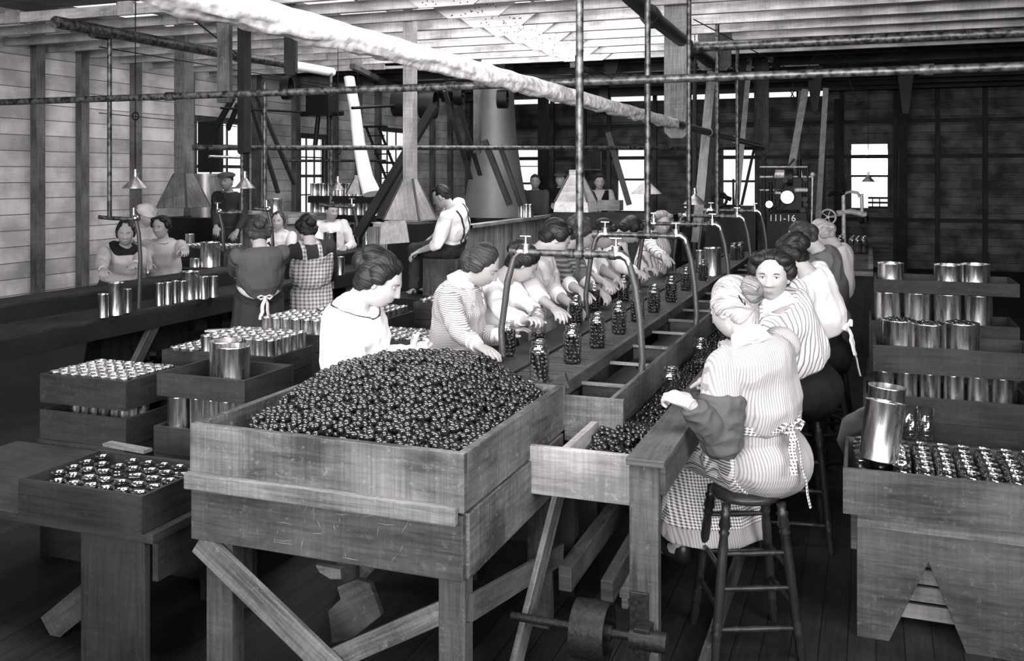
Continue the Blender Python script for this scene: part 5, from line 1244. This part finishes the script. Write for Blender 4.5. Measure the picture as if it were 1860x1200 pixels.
for nm, q in zip(names, ((178, 197, 578, 534), (198, 225, 574, 513), (224, 239, 569, 524), (282, 297, 556, 515), (298, 312, 554, 512), (312, 325, 551, 510), (325, 338, 549, 511), (327, 362, 545, 494), (362, 379, 544, 502), (380, 396, 541, 502))): tin_px(*q, .80, 'shiny tin can on the front of the bench, '+nm)
for nm, q in zip(('under the dark neckerchief woman', 'small one beside the hose', 'wide one before the smiling woman', 'small low one right of the wide one', 'tallest one at the right'), ((194, 229, 504, 475), (260, 276, 497, 478), (288, 319, 492, 464), (345, 364, 486, 469), (364, 400, 486, 440))): tin_px(*q, .96, 'tin can on the raised bench shelf, '+nm)
for nm, q in zip(('left one by the bending woman', 'right one by the bending woman', 'tall one before the white shirt', 'wide one right of the plaid apron', 'slim one at the end'), ((424, 436, 474, 459), (436, 448, 473, 459), (587, 612, 459, 422), (658, 676, 449, 422), (610, 626, 500, 466))): tin_px(*q, .96 if q[0] != 610 else .80, 'tin can farther along the canning bench, '+nm)
# back table of crates by the far hood
root = thing('side_table', (-7.65, 9.6, 0), 'dark table along the left wall holding crates of tins', 'table')
m = MB(); m.box((-8.25, 9.1, .86), (-7.1, 10.15, .9)); m.build('top_board', 'dark_wood', root)
for y in (9.15, 10.0): 
    for x in (-8.2, -7.2): m = MB(); m.box((x, y, 0), (x+.08, y+.08, .86)); m.build('leg', 'black_wood', root)
p = at(382, 455, 11.6); crate(p.x-.35, p.x+.35, p.y-.2, p.y+.25, .90, 1.12, 'wooden crate of small tins on the side table right of the smiling woman', 'grey_wood')
small_cans(p.x-.33, p.x+.33, p.y-.18, p.y+.23, 1.04, 8, 5, 'small tin can in the crate on the side table', 'small tins on the side table', h=.115)
p = at(345, 427, 11.9); can((p.x, p.y, .902), .055, .36, 'tall slim tin standing on the side table behind the smiling woman')
# --- shelf rack of big tins at the back left
c = at(655, 400, 15.2); root = thing('shelf_rack', (c.x, c.y, 0), 'black shelf rack stacked with big shiny tins behind the timber brace', 'shelf')
for z0 in (1.02, 1.36, 1.66):
    m = MB(); m.box((c.x-.85, c.y-.2, z0-.11), (c.x+.42, c.y+.2, z0)); m.build('shelf', 'black_wood', root)
for sx in (-.84, .36):
    m = MB(); m.box((c.x+sx, c.y+.14, 0), (c.x+sx+.06, c.y+.2, 1.75)); m.build('upright', 'black_wood', root)
for q, z0 in enumerate((1.02, 1.36, 1.66)):
    for i in range(8):
        can((c.x-.78+i*.158, c.y-.10, z0), .072, .2 if q else .19, 'big tin on the rack shelf, %s shelf, %s' % (('bottom', 'middle', 'top')[q], ('leftmost', 'second from the left', 'third from the left', 'fourth from the left', 'fifth from the left', 'sixth from the left', 'seventh from the left', 'rightmost')[i]))
# --- ladder against the left wall
a, b = at(676, 230, 16.2), at(712, 330, 16.0); root = thing('step_ladder', b, 'small black stepladder standing above the rack against the left wall', 'ladder')
for off in (-.12, .12):
    m = MB(); m.beam(a+V((off, 0, 0)), a+(b-a)*(a.z/(a.z-b.z))+V((off+.1, 0, 0)), .035, .03, up=(0, 1, 0)); m.build('rail', 'black_wood', root)
for k in range(1, 6):
    q = a.lerp(b, k/6); m = MB(); m.box(q-V((.14, .03, .01)), q+V((.16, .03, .01))); m.build('step', 'black_wood', root)
m = MB(); m.box(a-V((.2, .07, .015)), a+V((.26, .07, .015))); m.build('top_step', 'black_wood', root)
# --- pyramid hoods on square ducts
def hood(px, yb, Z, wduct, ytaper, wb, label, yskirt=None, top=3.9, pale='brace_wood'):
    c = at(px, yb, Z); z1 = H-(ytaper-HZ)/FP*Z; zb = c.z; hd = wduct/FP*Z/2*.9; hb = wb/FP*Z/2*.78; x, y = c.x, c.y
    root = thing('hood', (x, y, zb), label, 'hood'); m = MB(); m.box((x-hd, y-hd, z1), (x+hd, y+hd, top)); m.build('duct', pale, root, .004)
    sq = lambda h, z: [V((x-h, y-h, z)), V((x+h, y-h, z)), V((x+h, y+h, z)), V((x-h, y+h, z))]
    m = MB(); r0, r1 = sq(hd*1.05, z1), sq(hb, zb)
    for i in range(4):
        j = (i+1) % 4; n = (r1[j]-r1[i]).cross(r0[i]-r1[i]).normalized(); m.prism([r1[i], r1[j], r0[j], r0[i]], n, -.012)
    m.build('flared_canopy', pale, root)
    if top < 3: m = MB(); m.cyl((x, y, top-.05), (x, y, 3.95), .012, n=8); m.build('hanging_rod', 'black_iron', root)
    if yskirt:
        zs = H-(yskirt-HZ)/FP*Z; m = MB(); r2 = sq(hb*1.06, zs)
        for i in range(4):
            j = (i+1) % 4; n = (r2[j]-r2[i]).cross(r1[i]-r2[i]).normalized(); m.prism([r2[i], r2[j], r1[j], r1[i]], n, -.01)
        m.build('skirt_flap', 'canvas', root)
    for sx, sy in ((-1, -1), (1, -1), (1, 1), (-1, 1)):
        m = MB(); m.beam((x+sx*hd, y+sy*hd, z1), (x+sx*hb, y+sy*hb, zb), .02, .02); m.build('corner_strip', 'grey_wood', root)
    return root
hood(745, 398, 9.5, 22, 325, 92, 'tall wooden duct flaring into a pyramid hood left of the man in braces', pale='pale_wood')
hood(334, 376, 11.0, 27, 315, 84, 'wooden duct and pyramid hood above the left hand women')
hood(1046, 366, 12.0, 22, 318, 78, 'short pyramid hood behind the nearest vertical pipe', yskirt=384, top=2.06, pale='pale_wood')
# light metal flap under the middle hood
m = MB(); p = at(692, 404, 9.6); q = at(736, 398, 9.3); u = at(742, 440, 9.2); w_ = at(690, 444, 9.6); m.prism([p, q, u, w_], (0, 1, 0), .02); tag(m.build('tin_sheet', 'canvas'), 'dented tin sheet hanging below the tall pyramid hood', 'sheet')
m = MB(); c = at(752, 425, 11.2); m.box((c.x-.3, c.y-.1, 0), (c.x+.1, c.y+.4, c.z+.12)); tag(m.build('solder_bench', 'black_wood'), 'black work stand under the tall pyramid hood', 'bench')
m = MB(); m.tube([at(634, 140, 13.6), at(645, 200, 13.5), at(652, 260, 13.4), at(664, 320, 13.3), at(676, 352, 13.2)], [.085, .09, .10, .12, .15], 16, sq=(1, .6)); tag(m.build('steam_duct', 'white_paint'), 'bright white duct slanting down behind the left hand shelf', 'duct')
hood(650, 352, 14.2, 10, 322, 40, 'small pale hood beside the bright white duct', top=1.99, pale='canvas')
# --- steam stack and vat
c = at(900, 400, 14.6); z1, z0 = 3.7, 1.36; prof = []
for u in range(15):
    z = z0+(z1-z0)*u/14; k = 1-u/14; prof.append((.26+.24*k**2.2, z-z0))
m = MB(); m.lathe([(r*1.06, z) for r, z in prof], (c.x, c.y, z0), 40); tag(m.build('steam_stack', 'dull_zinc'), 'smooth grey metal steam stack flaring out over the wooden vat', 'stack')
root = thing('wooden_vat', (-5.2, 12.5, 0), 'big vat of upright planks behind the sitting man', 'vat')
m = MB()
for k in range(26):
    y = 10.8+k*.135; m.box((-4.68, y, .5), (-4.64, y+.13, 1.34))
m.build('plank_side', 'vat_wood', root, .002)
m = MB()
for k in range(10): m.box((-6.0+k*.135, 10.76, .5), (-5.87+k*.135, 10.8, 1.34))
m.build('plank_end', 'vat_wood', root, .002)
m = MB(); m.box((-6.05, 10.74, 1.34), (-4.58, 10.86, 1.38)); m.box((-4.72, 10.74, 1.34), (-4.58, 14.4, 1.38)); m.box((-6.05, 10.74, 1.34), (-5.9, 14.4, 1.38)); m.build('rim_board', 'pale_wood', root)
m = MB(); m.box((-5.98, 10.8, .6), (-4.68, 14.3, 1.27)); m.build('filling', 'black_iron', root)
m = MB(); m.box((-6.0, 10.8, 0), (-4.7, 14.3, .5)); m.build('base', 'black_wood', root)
for i, px in enumerate((947, 956, 963)):
    p = at(px, 388, 13.9); can((p.x, p.y, 1.38), .045, .19, 'slim tin on the vat rim, ' + ('left one', 'middle one', 'right one')[i])
m = MB(); c = at(812, 470, 10.55); m.box((c.x-.22, c.y-.16, .0), (c.x+.2, c.y+.3, 1.08)); tag(m.build('wooden_box', 'grey_wood', bevel=.004), 'upended wooden box the man in braces sits on', 'box')
m = MB(); c = at(1108, 382, 15); m.box(c+V((-.18, -.1, 0)), c+V((.18, .14, .16))); tag(m.build('carton', 'pale_wood'), 'pale box on the bench below the wall calendar', 'box')
m = MB(); c = at(1040, 400, 14.6); m.box((c.x-.25, c.y-.3, 0), (c.x+1.6, c.y+.4, 1.42)); tag(m.build('back_bench', 'dark_wood'), 'dark bench across the back in front of the three men', 'bench')
# tanks left of the vat
for px, yb, Z, r, h, lab in ((500, 388, 13.2, .10, .21, 'tin on the back tank rim above the bending woman'),):
    p = at(px, yb, Z); can((p.x, p.y, p.z), r, h, lab)
m = MB(); p = at(505, 388, 13.3); m.box((p.x-.5, p.y-.3, 0), (p.x+.35, p.y+.6, p.z-.12)); m.box((p.x-.55, p.y-.35, p.z-.12), (p.x+.4, p.y+.65, p.z)); tag(m.build('wash_tank', 'vat_wood'), 'plank washing tank behind the bending woman', 'tank')
m = MB(); p = at(376, 318, 13.6); m.cyl((p.x, p.y, 1.4), (p.x, p.y, p.z), .22, n=24); m.cyl((p.x, p.y, p.z-.02), (p.x, p.y, p.z+.02), .235, n=24); tag(m.build('metal_drum', 'sheet_metal'), 'upright metal drum under the left window behind the capped man', 'drum')
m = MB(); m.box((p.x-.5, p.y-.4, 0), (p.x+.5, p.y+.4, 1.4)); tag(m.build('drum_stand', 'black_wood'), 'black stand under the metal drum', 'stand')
m = MB(); p = at(383, 268, 13.2); m.box(p-V((.18, .05, .34)), p+V((.17, .05, .36))); tag(m.build('dark_shutter', 'black_wood'), 'black panel hung in front of the left window', 'panel')
p = at(433, 385, 13.0); m = MB(); m.box(p-V((.22, .1, .01)), p+V((.3, .1, .02))); m.box(p-V((.02, .04, p.z)), p+V((.04, .04, -.01))); tag(m.build('small_shelf', 'pale_wood'), 'pale edged ledge to the right of the capped man', 'shelf')
# ================================================================ lamps
def lamp(px, yb, Z, wpx, hpx, label, ring=None, toward=3.95, mat='sheet_metal'):
    c = at(px, yb, Z); r = wpx/FP*Z/2; h = hpx/FP*Z; root = thing('pendant_lamp', c, label, 'lamp')
    m = MB(); m.lathe([(r, 0), (r*1.01, .006), (.022, h), (.022, h+.01)], c, 28); m.lathe([(r*.985, .002), (.02, h-.006)], c, 28); m.build('lamp_shade', mat, root)
    m = MB(); m.cyl(c+V((0, 0, h)), c+V((0, 0, h+.075)), .020, n=12); m.cyl(c+V((0, 0, h+.02)), c+V((0, 0, h+.035)), .028, n=12); m.build('socket', 'steel', root)
    m = MB(); m.tube([c+V((0, 0, h+.07)), V((c.x, c.y, toward))], .005, 6); m.build('cord', 'black_iron', root)
    m = MB(); m.ell(c+V((0, 0, h*.35)), (.028, .028, .04)); m.build('bulb', 'lamp_glass', root)
    if ring: m = MB(); q = at(px, ring, Z); m.tube([q+V((math.cos(a)*.036, 0, math.sin(a)*.036)) for a in (2*PI*k/16 for k in range(17))], .006, 6); m.build('cord_ring', 'black_iron', root)
    return root
lamp(246, 342, 8.9, 46, 20, 'conical lamp shade on a long cord with a ring, far left', 211)
lamp(445, 342, 10.0, 36, 18, 'conical lamp shade right of the capped man', 258)
lamp(614, 345, 11.0, 24, 13, 'small conical lamp shade by the rack of tins', 275)
lamp(1174, 352, 9.0, 54, 23, 'pale wide lamp shade over the conveyor behind a vertical pipe', None, mat='canvas')
lamp(1262, 371, 10.4, 42, 17, 'dim lamp shade right of the conveyor by the wide belt', None)
lamp(1577, 330, 16.5, 22, 11, 'small dark lamp shade silhouetted in the glaring window', None)
# wall calendar
p = at(1076, 291, 20.6); root = thing('wall_calendar', V((p.x, YB-.14, p.z)), 'large dark framed calendar sheet with a grid of figures on the back wall', 'calendar')
cx, cz, hw, hh = p.x*1.0, p.z, .20, .21; cx = atY(1077, 291, YB-.14).x; cz = atY(1077, 291, YB-.14).z; y = YB-.14
m = MB(); m.box((cx-hw, y-.02, cz-hh), (cx+hw, y, cz+hh)); m.build('sheet', 'grey_wood', root)
m = MB()
for k in range(7):
    for j in range(5): m.box((cx-.165+k*.05, y-.023, cz-.13+j*.045), (cx-.145+k*.05, y-.02, cz-.105+j*.045))
m.box((cx-.15, y-.023, cz+.12), (cx+.15, y-.02, cz+.17)); o = m.build('figures', 'ink', root); o['kind'] = 'stuff'
m = MB(); m.box((cx-hw-.015, y-.025, cz-hh-.02), (cx+hw+.015, y, cz-hh)); m.box((cx+hw, y-.025, cz-hh), (cx+hw+.015, y, cz+hh)); m.build('frame', 'belt_leather', root)
# ================================================================ canning machines at the back right
c = at(1425, 440, 13.4); bx, by = c.x, c.y; root = thing('canning_machine', (bx, by, 0), 'tall black canning machine with polished round discs and a number plate', 'machine')
def px2(px, py, Z=13.4): return at(px, py, Z)
m = MB(); a = px2(1392, 385); b = px2(1468, 385); m.box((a.x, by-.12, 0), (b.x, by+.3, a.z)); m.build('base', 'black_iron', root, .01)
m = MB(); a = px2(1400, 382); b = px2(1465, 322); m.box((a.x+.05, by-.02, a.z), (b.x-.05, by+.2, b.z)); m.tube([px2(1400, 330), px2(1400, 420)], .03); m.tube([px2(1452, 290), px2(1452, 410)], .03); m.build('frame', 'black_iron', root, .01)
for (px, py, r, nm) in ((1430, 358, .088, 'polished_disc'), (1397, 371, .048, 'polished_disc')):
    q = px2(px, py, 13.2); m = MB(); m.cyl(q, q+V((0, .06, 0)), r, n=32); m.cyl(q-V((0, .015, 0)), q, r*.25, n=16); m.build(nm, 'steel', root)
q = px2(1421, 316, 13.3); m = MB(); m.cyl(q-X*.10, q+X*.03, .06, n=24); m.build('cone_pulley', 'cast_grey', root)
q = px2(1434, 322, 13.4); m = MB(); m.cyl(q-X*.04, q+X*.05, .13, n=28); m.build('belt_wheel', 'iron', root)
m = MB(); m.tube([px2(1380, 321), px2(1476, 321)], .014); m.tube([px2(1380, 345), px2(1466, 345)], .012); m.build('drive_shaft', 'cast_grey', root)
m = MB(); m.tube([px2(1476, 316), px2(1474, 410)], .013); m.ell(px2(1476, 317), .035); m.build('lever_rod', 'cast_grey', root)
m = MB(); m.tube([px2(1452, 300), px2(1457, 325), px2(1454, 345), px2(1452, 415)], .018); m.build('guide_post', 'cast_grey', root)
q = px2(1394, 402, 13.2)
cu = bpy.data.curves.new('plate_figures', 'FONT'); cu.body = '111-16'; cu.size = .13; cu.extrude = .003; fo = bpy.data.objects.new('tmp', cu); COL.objects.link(fo)
fm = bpy.data.meshes.new_from_object(fo.evaluated_get(bpy.context.evaluated_depsgraph_get())); bpy.data.objects.remove(fo)
fo = bpy.data.objects.new('plate_figures', fm); fm.materials.clear(); fm.materials.append(MT['cast_grey']); COL.objects.link(fo); fo.rotation_euler = (PI/2, 0, 0); fo.parent = root; fo.location = V((q.x, by-.125, q.z))-WL[root.name]
m = MB(); rr = random.Random(4)
for k in range(14):
    a = px2(rr.uniform(1390, 1465), rr.uniform(300, 385), 13.25); b = a+V((rr.uniform(-.15, .15), 0, rr.uniform(-.2, .2))); m.tube([a, b], rr.uniform(.006, .02), 8)
for k in range(6): a = px2(rr.uniform(1392, 1466), rr.uniform(325, 385), 13.22); m.cyl(a, a+V((0, .05, 0)), rr.uniform(.02, .045), n=16)
m.tube([px2(1388, 315), px2(1388, 420)], .014); m.tube([px2(1468, 300), px2(1464, 345), px2(1472, 380)], .02); m.build('linkage', 'iron', root)
for a, b, r in (((1380, 303), (1466, 303), .012), ((1444, 345), (1466, 345), .03), ((1408, 350), (1418, 351), .02)):
    m = MB(); m.tube([px2(*a, 13.2), px2(*b, 13.2)], r); m.build('bright_fitting', 'cast_grey', root)
# second machine
def p3(px, py, Z=15.0): return at(px, py, Z)
b0 = p3(1534, 445); root = thing('seaming_machine', (b0.x, b0.y, 0), 'slender can seaming machine with a spoked hand wheel in front of the glaring window', 'machine')
m = MB(); m.tube([p3(1532, 350), p3(1533, 445)], [.03, .035]); m.tube([V((b0.x, b0.y, b0.z)), V((b0.x, b0.y, 0))], .08); m.build('column', 'cast_grey', root)
m = MB(); m.tube([p3(1520, 386), p3(1545, 384), p3(1572, 390)], [.035, .045, .05]); m.tube([p3(1532, 352), p3(1545, 348), p3(1558, 350), p3(1562, 358)], .022); m.tube([p3(1565, 352), p3(1566, 388)], .026); m.build('arm', 'cast_grey', root)
m = MB(); m.cyl(p3(1572, 392), p3(1572, 402), .045, n=16); m.ell(p3(1565, 402), .04); m.tube([p3(1520, 352), p3(1510, 350), p3(1505, 356)], .03); m.ell(p3(1530, 350), .045); m.build('head', 'black_iron', root)
m = MB(); q = p3(1504, 394, 14.9); m.tube([q+V((math.cos(a)*.115, 0, math.sin(a)*.115)) for a in (2*PI*k/28 for k in range(29))], .016, 8)
for k in range(5): a = 2*PI*k/5; m.tube([q, q+V((math.cos(a)*.11, 0, math.sin(a)*.11))], .009, 6)
m.cyl(q-V((0, .03, 0)), q+V((0, .06, 0)), .025); m.tube([q, p3(1530, 390)], .014); m.build('hand_wheel', 'cast_grey', root)
# black mechanism between window and posts
m = MB()
for a, b, r in (((1318, 374, 13.6), (1345, 374, 13.6), .02), ((1302, 352, 13.6), (1328, 362, 13.6), .03), ((1332, 325, 13.8), (1332, 400, 13.8), .015)): m.tube([at(*a), at(*b)], r)
q = at(1307, 362, 13.6); m.tube([q+V((math.cos(a)*.10, 0, math.sin(a)*.10)) for a in (2*PI*k/24 for k in range(25))], .02, 8); b_ = at(1320, 374, 13.6); m.box((b_.x-.3, b_.y, 0), (b_.x+.4, b_.y+.3, b_.z))
tag(m.build('capping_machine', 'black_iron'), 'dark capping machine with a round guard left of the bright back window', 'machine')
# back right table
p = atz(1515, 486, .98); q = atz(1586, 488, .98); root = thing('packing_table', (p.x, p.y, 0), 'grooved table at the back right with dark jars standing on it', 'table')
yb_ = p.y; x0, x1 = p.x-.9, q.x; m = MB(); m.box((x0, yb_, .95), (x1, yb_+2.6, .98)); m.build('top_board', 'grey_wood', root)
m = MB(); m.box((x1-.05, yb_, .98), (x1, yb_+2.6, 1.03)); m.box((x0, yb_, .9), (x1, yb_+.03, .95)); m.build('rim_rail', 'brace_wood', root)
for x in (x0+.05, x1-.1):
    for y in (yb_+.05, yb_+2.4): m = MB(); m.box((x, y, 0), (x+.08, y+.08, .95)); m.build('leg', 'black_wood', root)
for i, (px, py) in enumerate(((1526, 458), (1548, 459), (1558, 460), (1569, 460))):
    t_ = atz(px, py, .98); jar(full_jar, (t_.x, t_.y, .98), 'dark filled jar on the back right table, ' + ('leftmost by the machine', 'second from the left', 'third from the left', 'rightmost')[i], i, 1.15)
for i in range(3):
    t_ = atz(1600, 445-i*3, 1.05+i*.03); m = MB(); m.box((t_.x-.35, t_.y, .982+i*.03), (t_.x+.1, t_.y+.5, 1.008+i*.03)); tag(m.build('loose_plank', 'dark_wood'), 'flat board in the low pile behind the dark jars, ' + ('bottom one', 'middle one', 'top one')[i], 'board')
for i, (px, py) in enumerate(((1345, 470), (1333, 472), (1352, 440), (1290, 486))):
    t_ = atz(px, py, 1.02); jar(full_jar, (t_.x, t_.y, 1.02), 'dark jar far down the conveyor, ' + ('under the fourth hose', 'left of the fourth hose', 'beyond the fourth hose', 'beside the tall tin')[i], i, 1.0)
t_ = atz(1294, 500, 1.02); can((t_.x, t_.y, 1.02), .085, .27, 'tall wide tin standing on the far part of the conveyor')
t_ = atz(1272, 494, 1.02); can((t_.x, t_.y, 1.02), .045, .22, 'slim tin just left of the tall wide tin on the conveyor')
# ================================================================ right hand crates
root = thing('crate_table', (.4, 4.8, 0), 'plank table at the lower right carrying the crate of glass jars', 'table')
m = MB(); m.box((-.05, 4.40, .475), (.95, 4.43, .545)); m.build('apron_board', 'brace_wood', root, .003)
m = MB(); m.box((-.075, 4.39, .38), (-.05, 5.2, .545)); m.build('side_apron', 'grey_wood', root, .003)
m = MB(); P = [(-.05, 4.40, 0), (.08, 4.40, 0), (.235, 4.40, .36), (.38, 4.40, 0), (.60, 4.40, 0), (.60, 4.40, .475), (-.05, 4.40, .475)]; m.prism(P, (0, 1, 0), .03); m.build('leg_panel', 'grey_wood', root, .003)
m = MB(); m.box((-.05, 5.15, 0), (.3, 5.18, .54)); m.build('leg_panel', 'dark_wood', root)
m = MB(); m.box((-.05, 4.43, .525), (.95, 5.2, .545)); m.build('top_board', 'grey_wood', root)
m = MB()
for k in range(4): m.box((.02, 4.62+.01*k, .02+k*.075), (.6, 4.64+.01*k, .085+k*.075))
tag(m.build('slatted_crate', 'pale_wood'), 'pale slatted crate seen through the notch under the right hand table', 'crate')
crate(-.105, .72, 4.33, 4.86, .55, .745, 'wide grey crate of glass jars on the lower right table', 'grey_wood')
small_cans(-.08, .70, 4.36, 4.84, .63, 9, 6, 'glass jar lying in the wide grey crate at lower right', 'jars in the lower right crate', h=.13, kind='jar', r=.04, skip={(0, 0), (1, 0), (0, 1), (1, 1), (2, 1), (1, 2)})
c = at(1595, 850, 4.25); can((c.x, c.y, .73), .083, .262, 'big tin can leaning on the front of the lower right crate', rot=(math.radians(-9), math.radians(7), 0))
c = at(1603, 840, 4.48); can((c.x, c.y, .74), .083, .27, 'big tin can standing behind the leaning one', rot=(0, math.radians(5), .4))
def gl(px, py, Z, r, h, lab):
    k = ('g', r, h)
    if k not in CP:
        def f():
            root = thing('drinking_glass', (0, 0, 0)); m = MB(); m.lathe([(0, .008), (r*.85, .008), (r*.95, 0), (r, .01), (r, h), (r*.93, h), (r*.9, .012), (0, .012)], n=24); m.build('glass_body', 'jar_glass', root)
            m = MB(); 
            for q in range(5): m.lathe([(r*1.0, h*(.2+.14*q)), (r*1.03, h*(.2+.14*q)+.004), (r*1.0, h*(.2+.14*q)+.008)], n=24)
            m.build('glass_rib', 'jar_glass', root); return root
        CP[k] = Maker(f)
    p = at(px, py, Z); o = CP[k]((p.x, p.y, p.z), 0, lab); o['category'] = 'glass'
gl(1653, 800, 4.75, .040, .17, 'clear glass jar standing upright behind the lower right crate')
gl(1681, 802, 4.8, .040, .17, 'clear glass jar right of the upright one near the picture edge')
crate(-.02, .8, 5.00, 5.42, .60, .71, 'dark crate right behind the grey crate of jars, with tall tins in it')
crate(-.02, .8, 5.00, 5.42, .18, .598, 'tall dark crate at the bottom of the right hand pile')
crate(-.03, .78, 5.45, 5.9, .68, .83, 'dark crate of tall tins, lower one of the near right pile')
for i in range(6): can((.075+i*.115, 5.55, .70), .052, .245, 'tall tin between the two crates of the near right pile, ' + ('leftmost', 'second', 'third', 'fourth', 'fifth', 'sixth')[i])
crate(.02, .8, 5.46, 5.9, .95, 1.09, 'finger jointed wooden crate near the top of the near right pile')
stack(-.03, .78, 5.45, 5.9, .678, .2, 3, 'dark crate under the near right pile', seed=21)
for i, (x, y) in enumerate(((.155, 5.66), (.30, 5.58), (.47, 5.66))):
    can((x, y, .965), .085, .24, 'wide tin of olives in the finger jointed crate, ' + ('left', 'middle', 'right')[i]+' one')
olive_pile('tin_olives', [V((x+math.cos(a)*q, y+math.sin(a)*q, 1.195+rnd.random()*.01)) for x, y in ((.155, 5.66), (.30, 5.58), (.47, 5.66)) for q, n in ((.0, 1), (.028, 6), (.056, 12)) for a in [2*PI*k/n for k in range(n)]], rnd, 'dark olives filling the wide tins on the right')
crate(.0, .85, 6.45, 6.9, .95, 1.08, 'dark crate in the far right pile, lower one with wide tins'); stack(.0, .85, 6.45, 6.9, .948, .2, 5, 'dark crate below the far right pile', seed=22)
for i in range(4): can((.11+i*.175, 6.56, .97), .078, .285, 'wide tin in the lower crate of the far right pile, ' + ('leftmost', 'second', 'third', 'rightmost')[i])
crate(.03, .85, 6.46, 6.9, 1.26, 1.34, 'dark crate on top of the far right pile')
for i, x in enumerate((.13, .47)): can((x, 6.6, 1.275), .078 if i == 0 else .085, .16, 'wide tin in the topmost crate at far right, ' + ('left', 'right')[i]+' one')
can((.30+.33, 6.7, 1.275), .085, .16, 'wide tin beside the picture edge in the topmost crate at far right')
m = MB(); pts = [at(1520, 800, 4.9), at(1530, 765, 4.85), at(1560, 740, 4.8), at(1600, 732, 4.8)]; vs = []; fs = []
for i in range(13):
    u = i/12*3; k = min(2, int(u)); c = pts[k].lerp(pts[k+1], u-k)
    for j in range(6): vs.append(c+V((.02*j, .05*j, -.05*j*(1 if i < 8 else .5)-.01*math.sin(i+j))))
for i in range(12):
    for j in range(5): q = i*6+j; fs.append([q, q+6, q+7, q+1])
m.add(vs, fs, True); tag(m.build('apron_cloth', 'mid_cloth', solid=.01), 'dark cloth draped over the handle beside the leaning tin', 'cloth')
# drops and goosenecks over the canning bench
def gooseneck(px, Z, ytop, ya, xa, xe, ye, label):
    root = thing('water_standpipe', at(px, ya, Z), label, 'standpipe')
    m = MB(); m.tube([at(px, ytop, Z), at(px, ya, Z)], .020, 10); m.build('drop_pipe', 'pipe_metal', root)
    m = MB(); m.tube([at(px-20, ya, Z), at(px, ya+2, Z), at(xa, ya+4, Z)], .018, 10); m.build('cross_pipe', 'pipe_metal', root)
    m = MB(); q = at(xa-3, ya+2, Z); m.cyl(q, q+V((0, 0, .09)), .012); m.cyl(q+V((-.04, 0, .09)), q+V((.04, 0, .09)), .008); m.ell(at(xa, ya+2, Z), .03); m.build('tap', 'steel', root)
    m = MB(); m.tube([at(xa, ya+4, Z), at(xa+6, ya+30, Z), at(xa+9, ya+75, Z), at(xe, ye, Z)], .018, 10); m.build('hose', 'rubber_hose', root)
gooseneck(199, 8.4, 66, 394, 246, 252, 560, 'water pipe drop and hose at the far left of the canning bench')
gooseneck(440, 10.0, 105, 382, 398, 393, 448, 'water pipe drop behind the bending woman')
gooseneck(601, 11.9, 132, 372, 642, 648, 435, 'water pipe drop before the rack of tins')
gooseneck(481, 9.3, 150, 378, 487, 487, 440, 'short hose and tap beside the bending woman')
c = at(742, 538, 10.4); m = MB(); m.box((c.x-.30, c.y-.18, 0), (c.x+.2, c.y+.25, c.z)); tag(m.build('wooden_box', 'black_wood', bevel=.004), 'dark low box under the shoes of the man in braces', 'box')
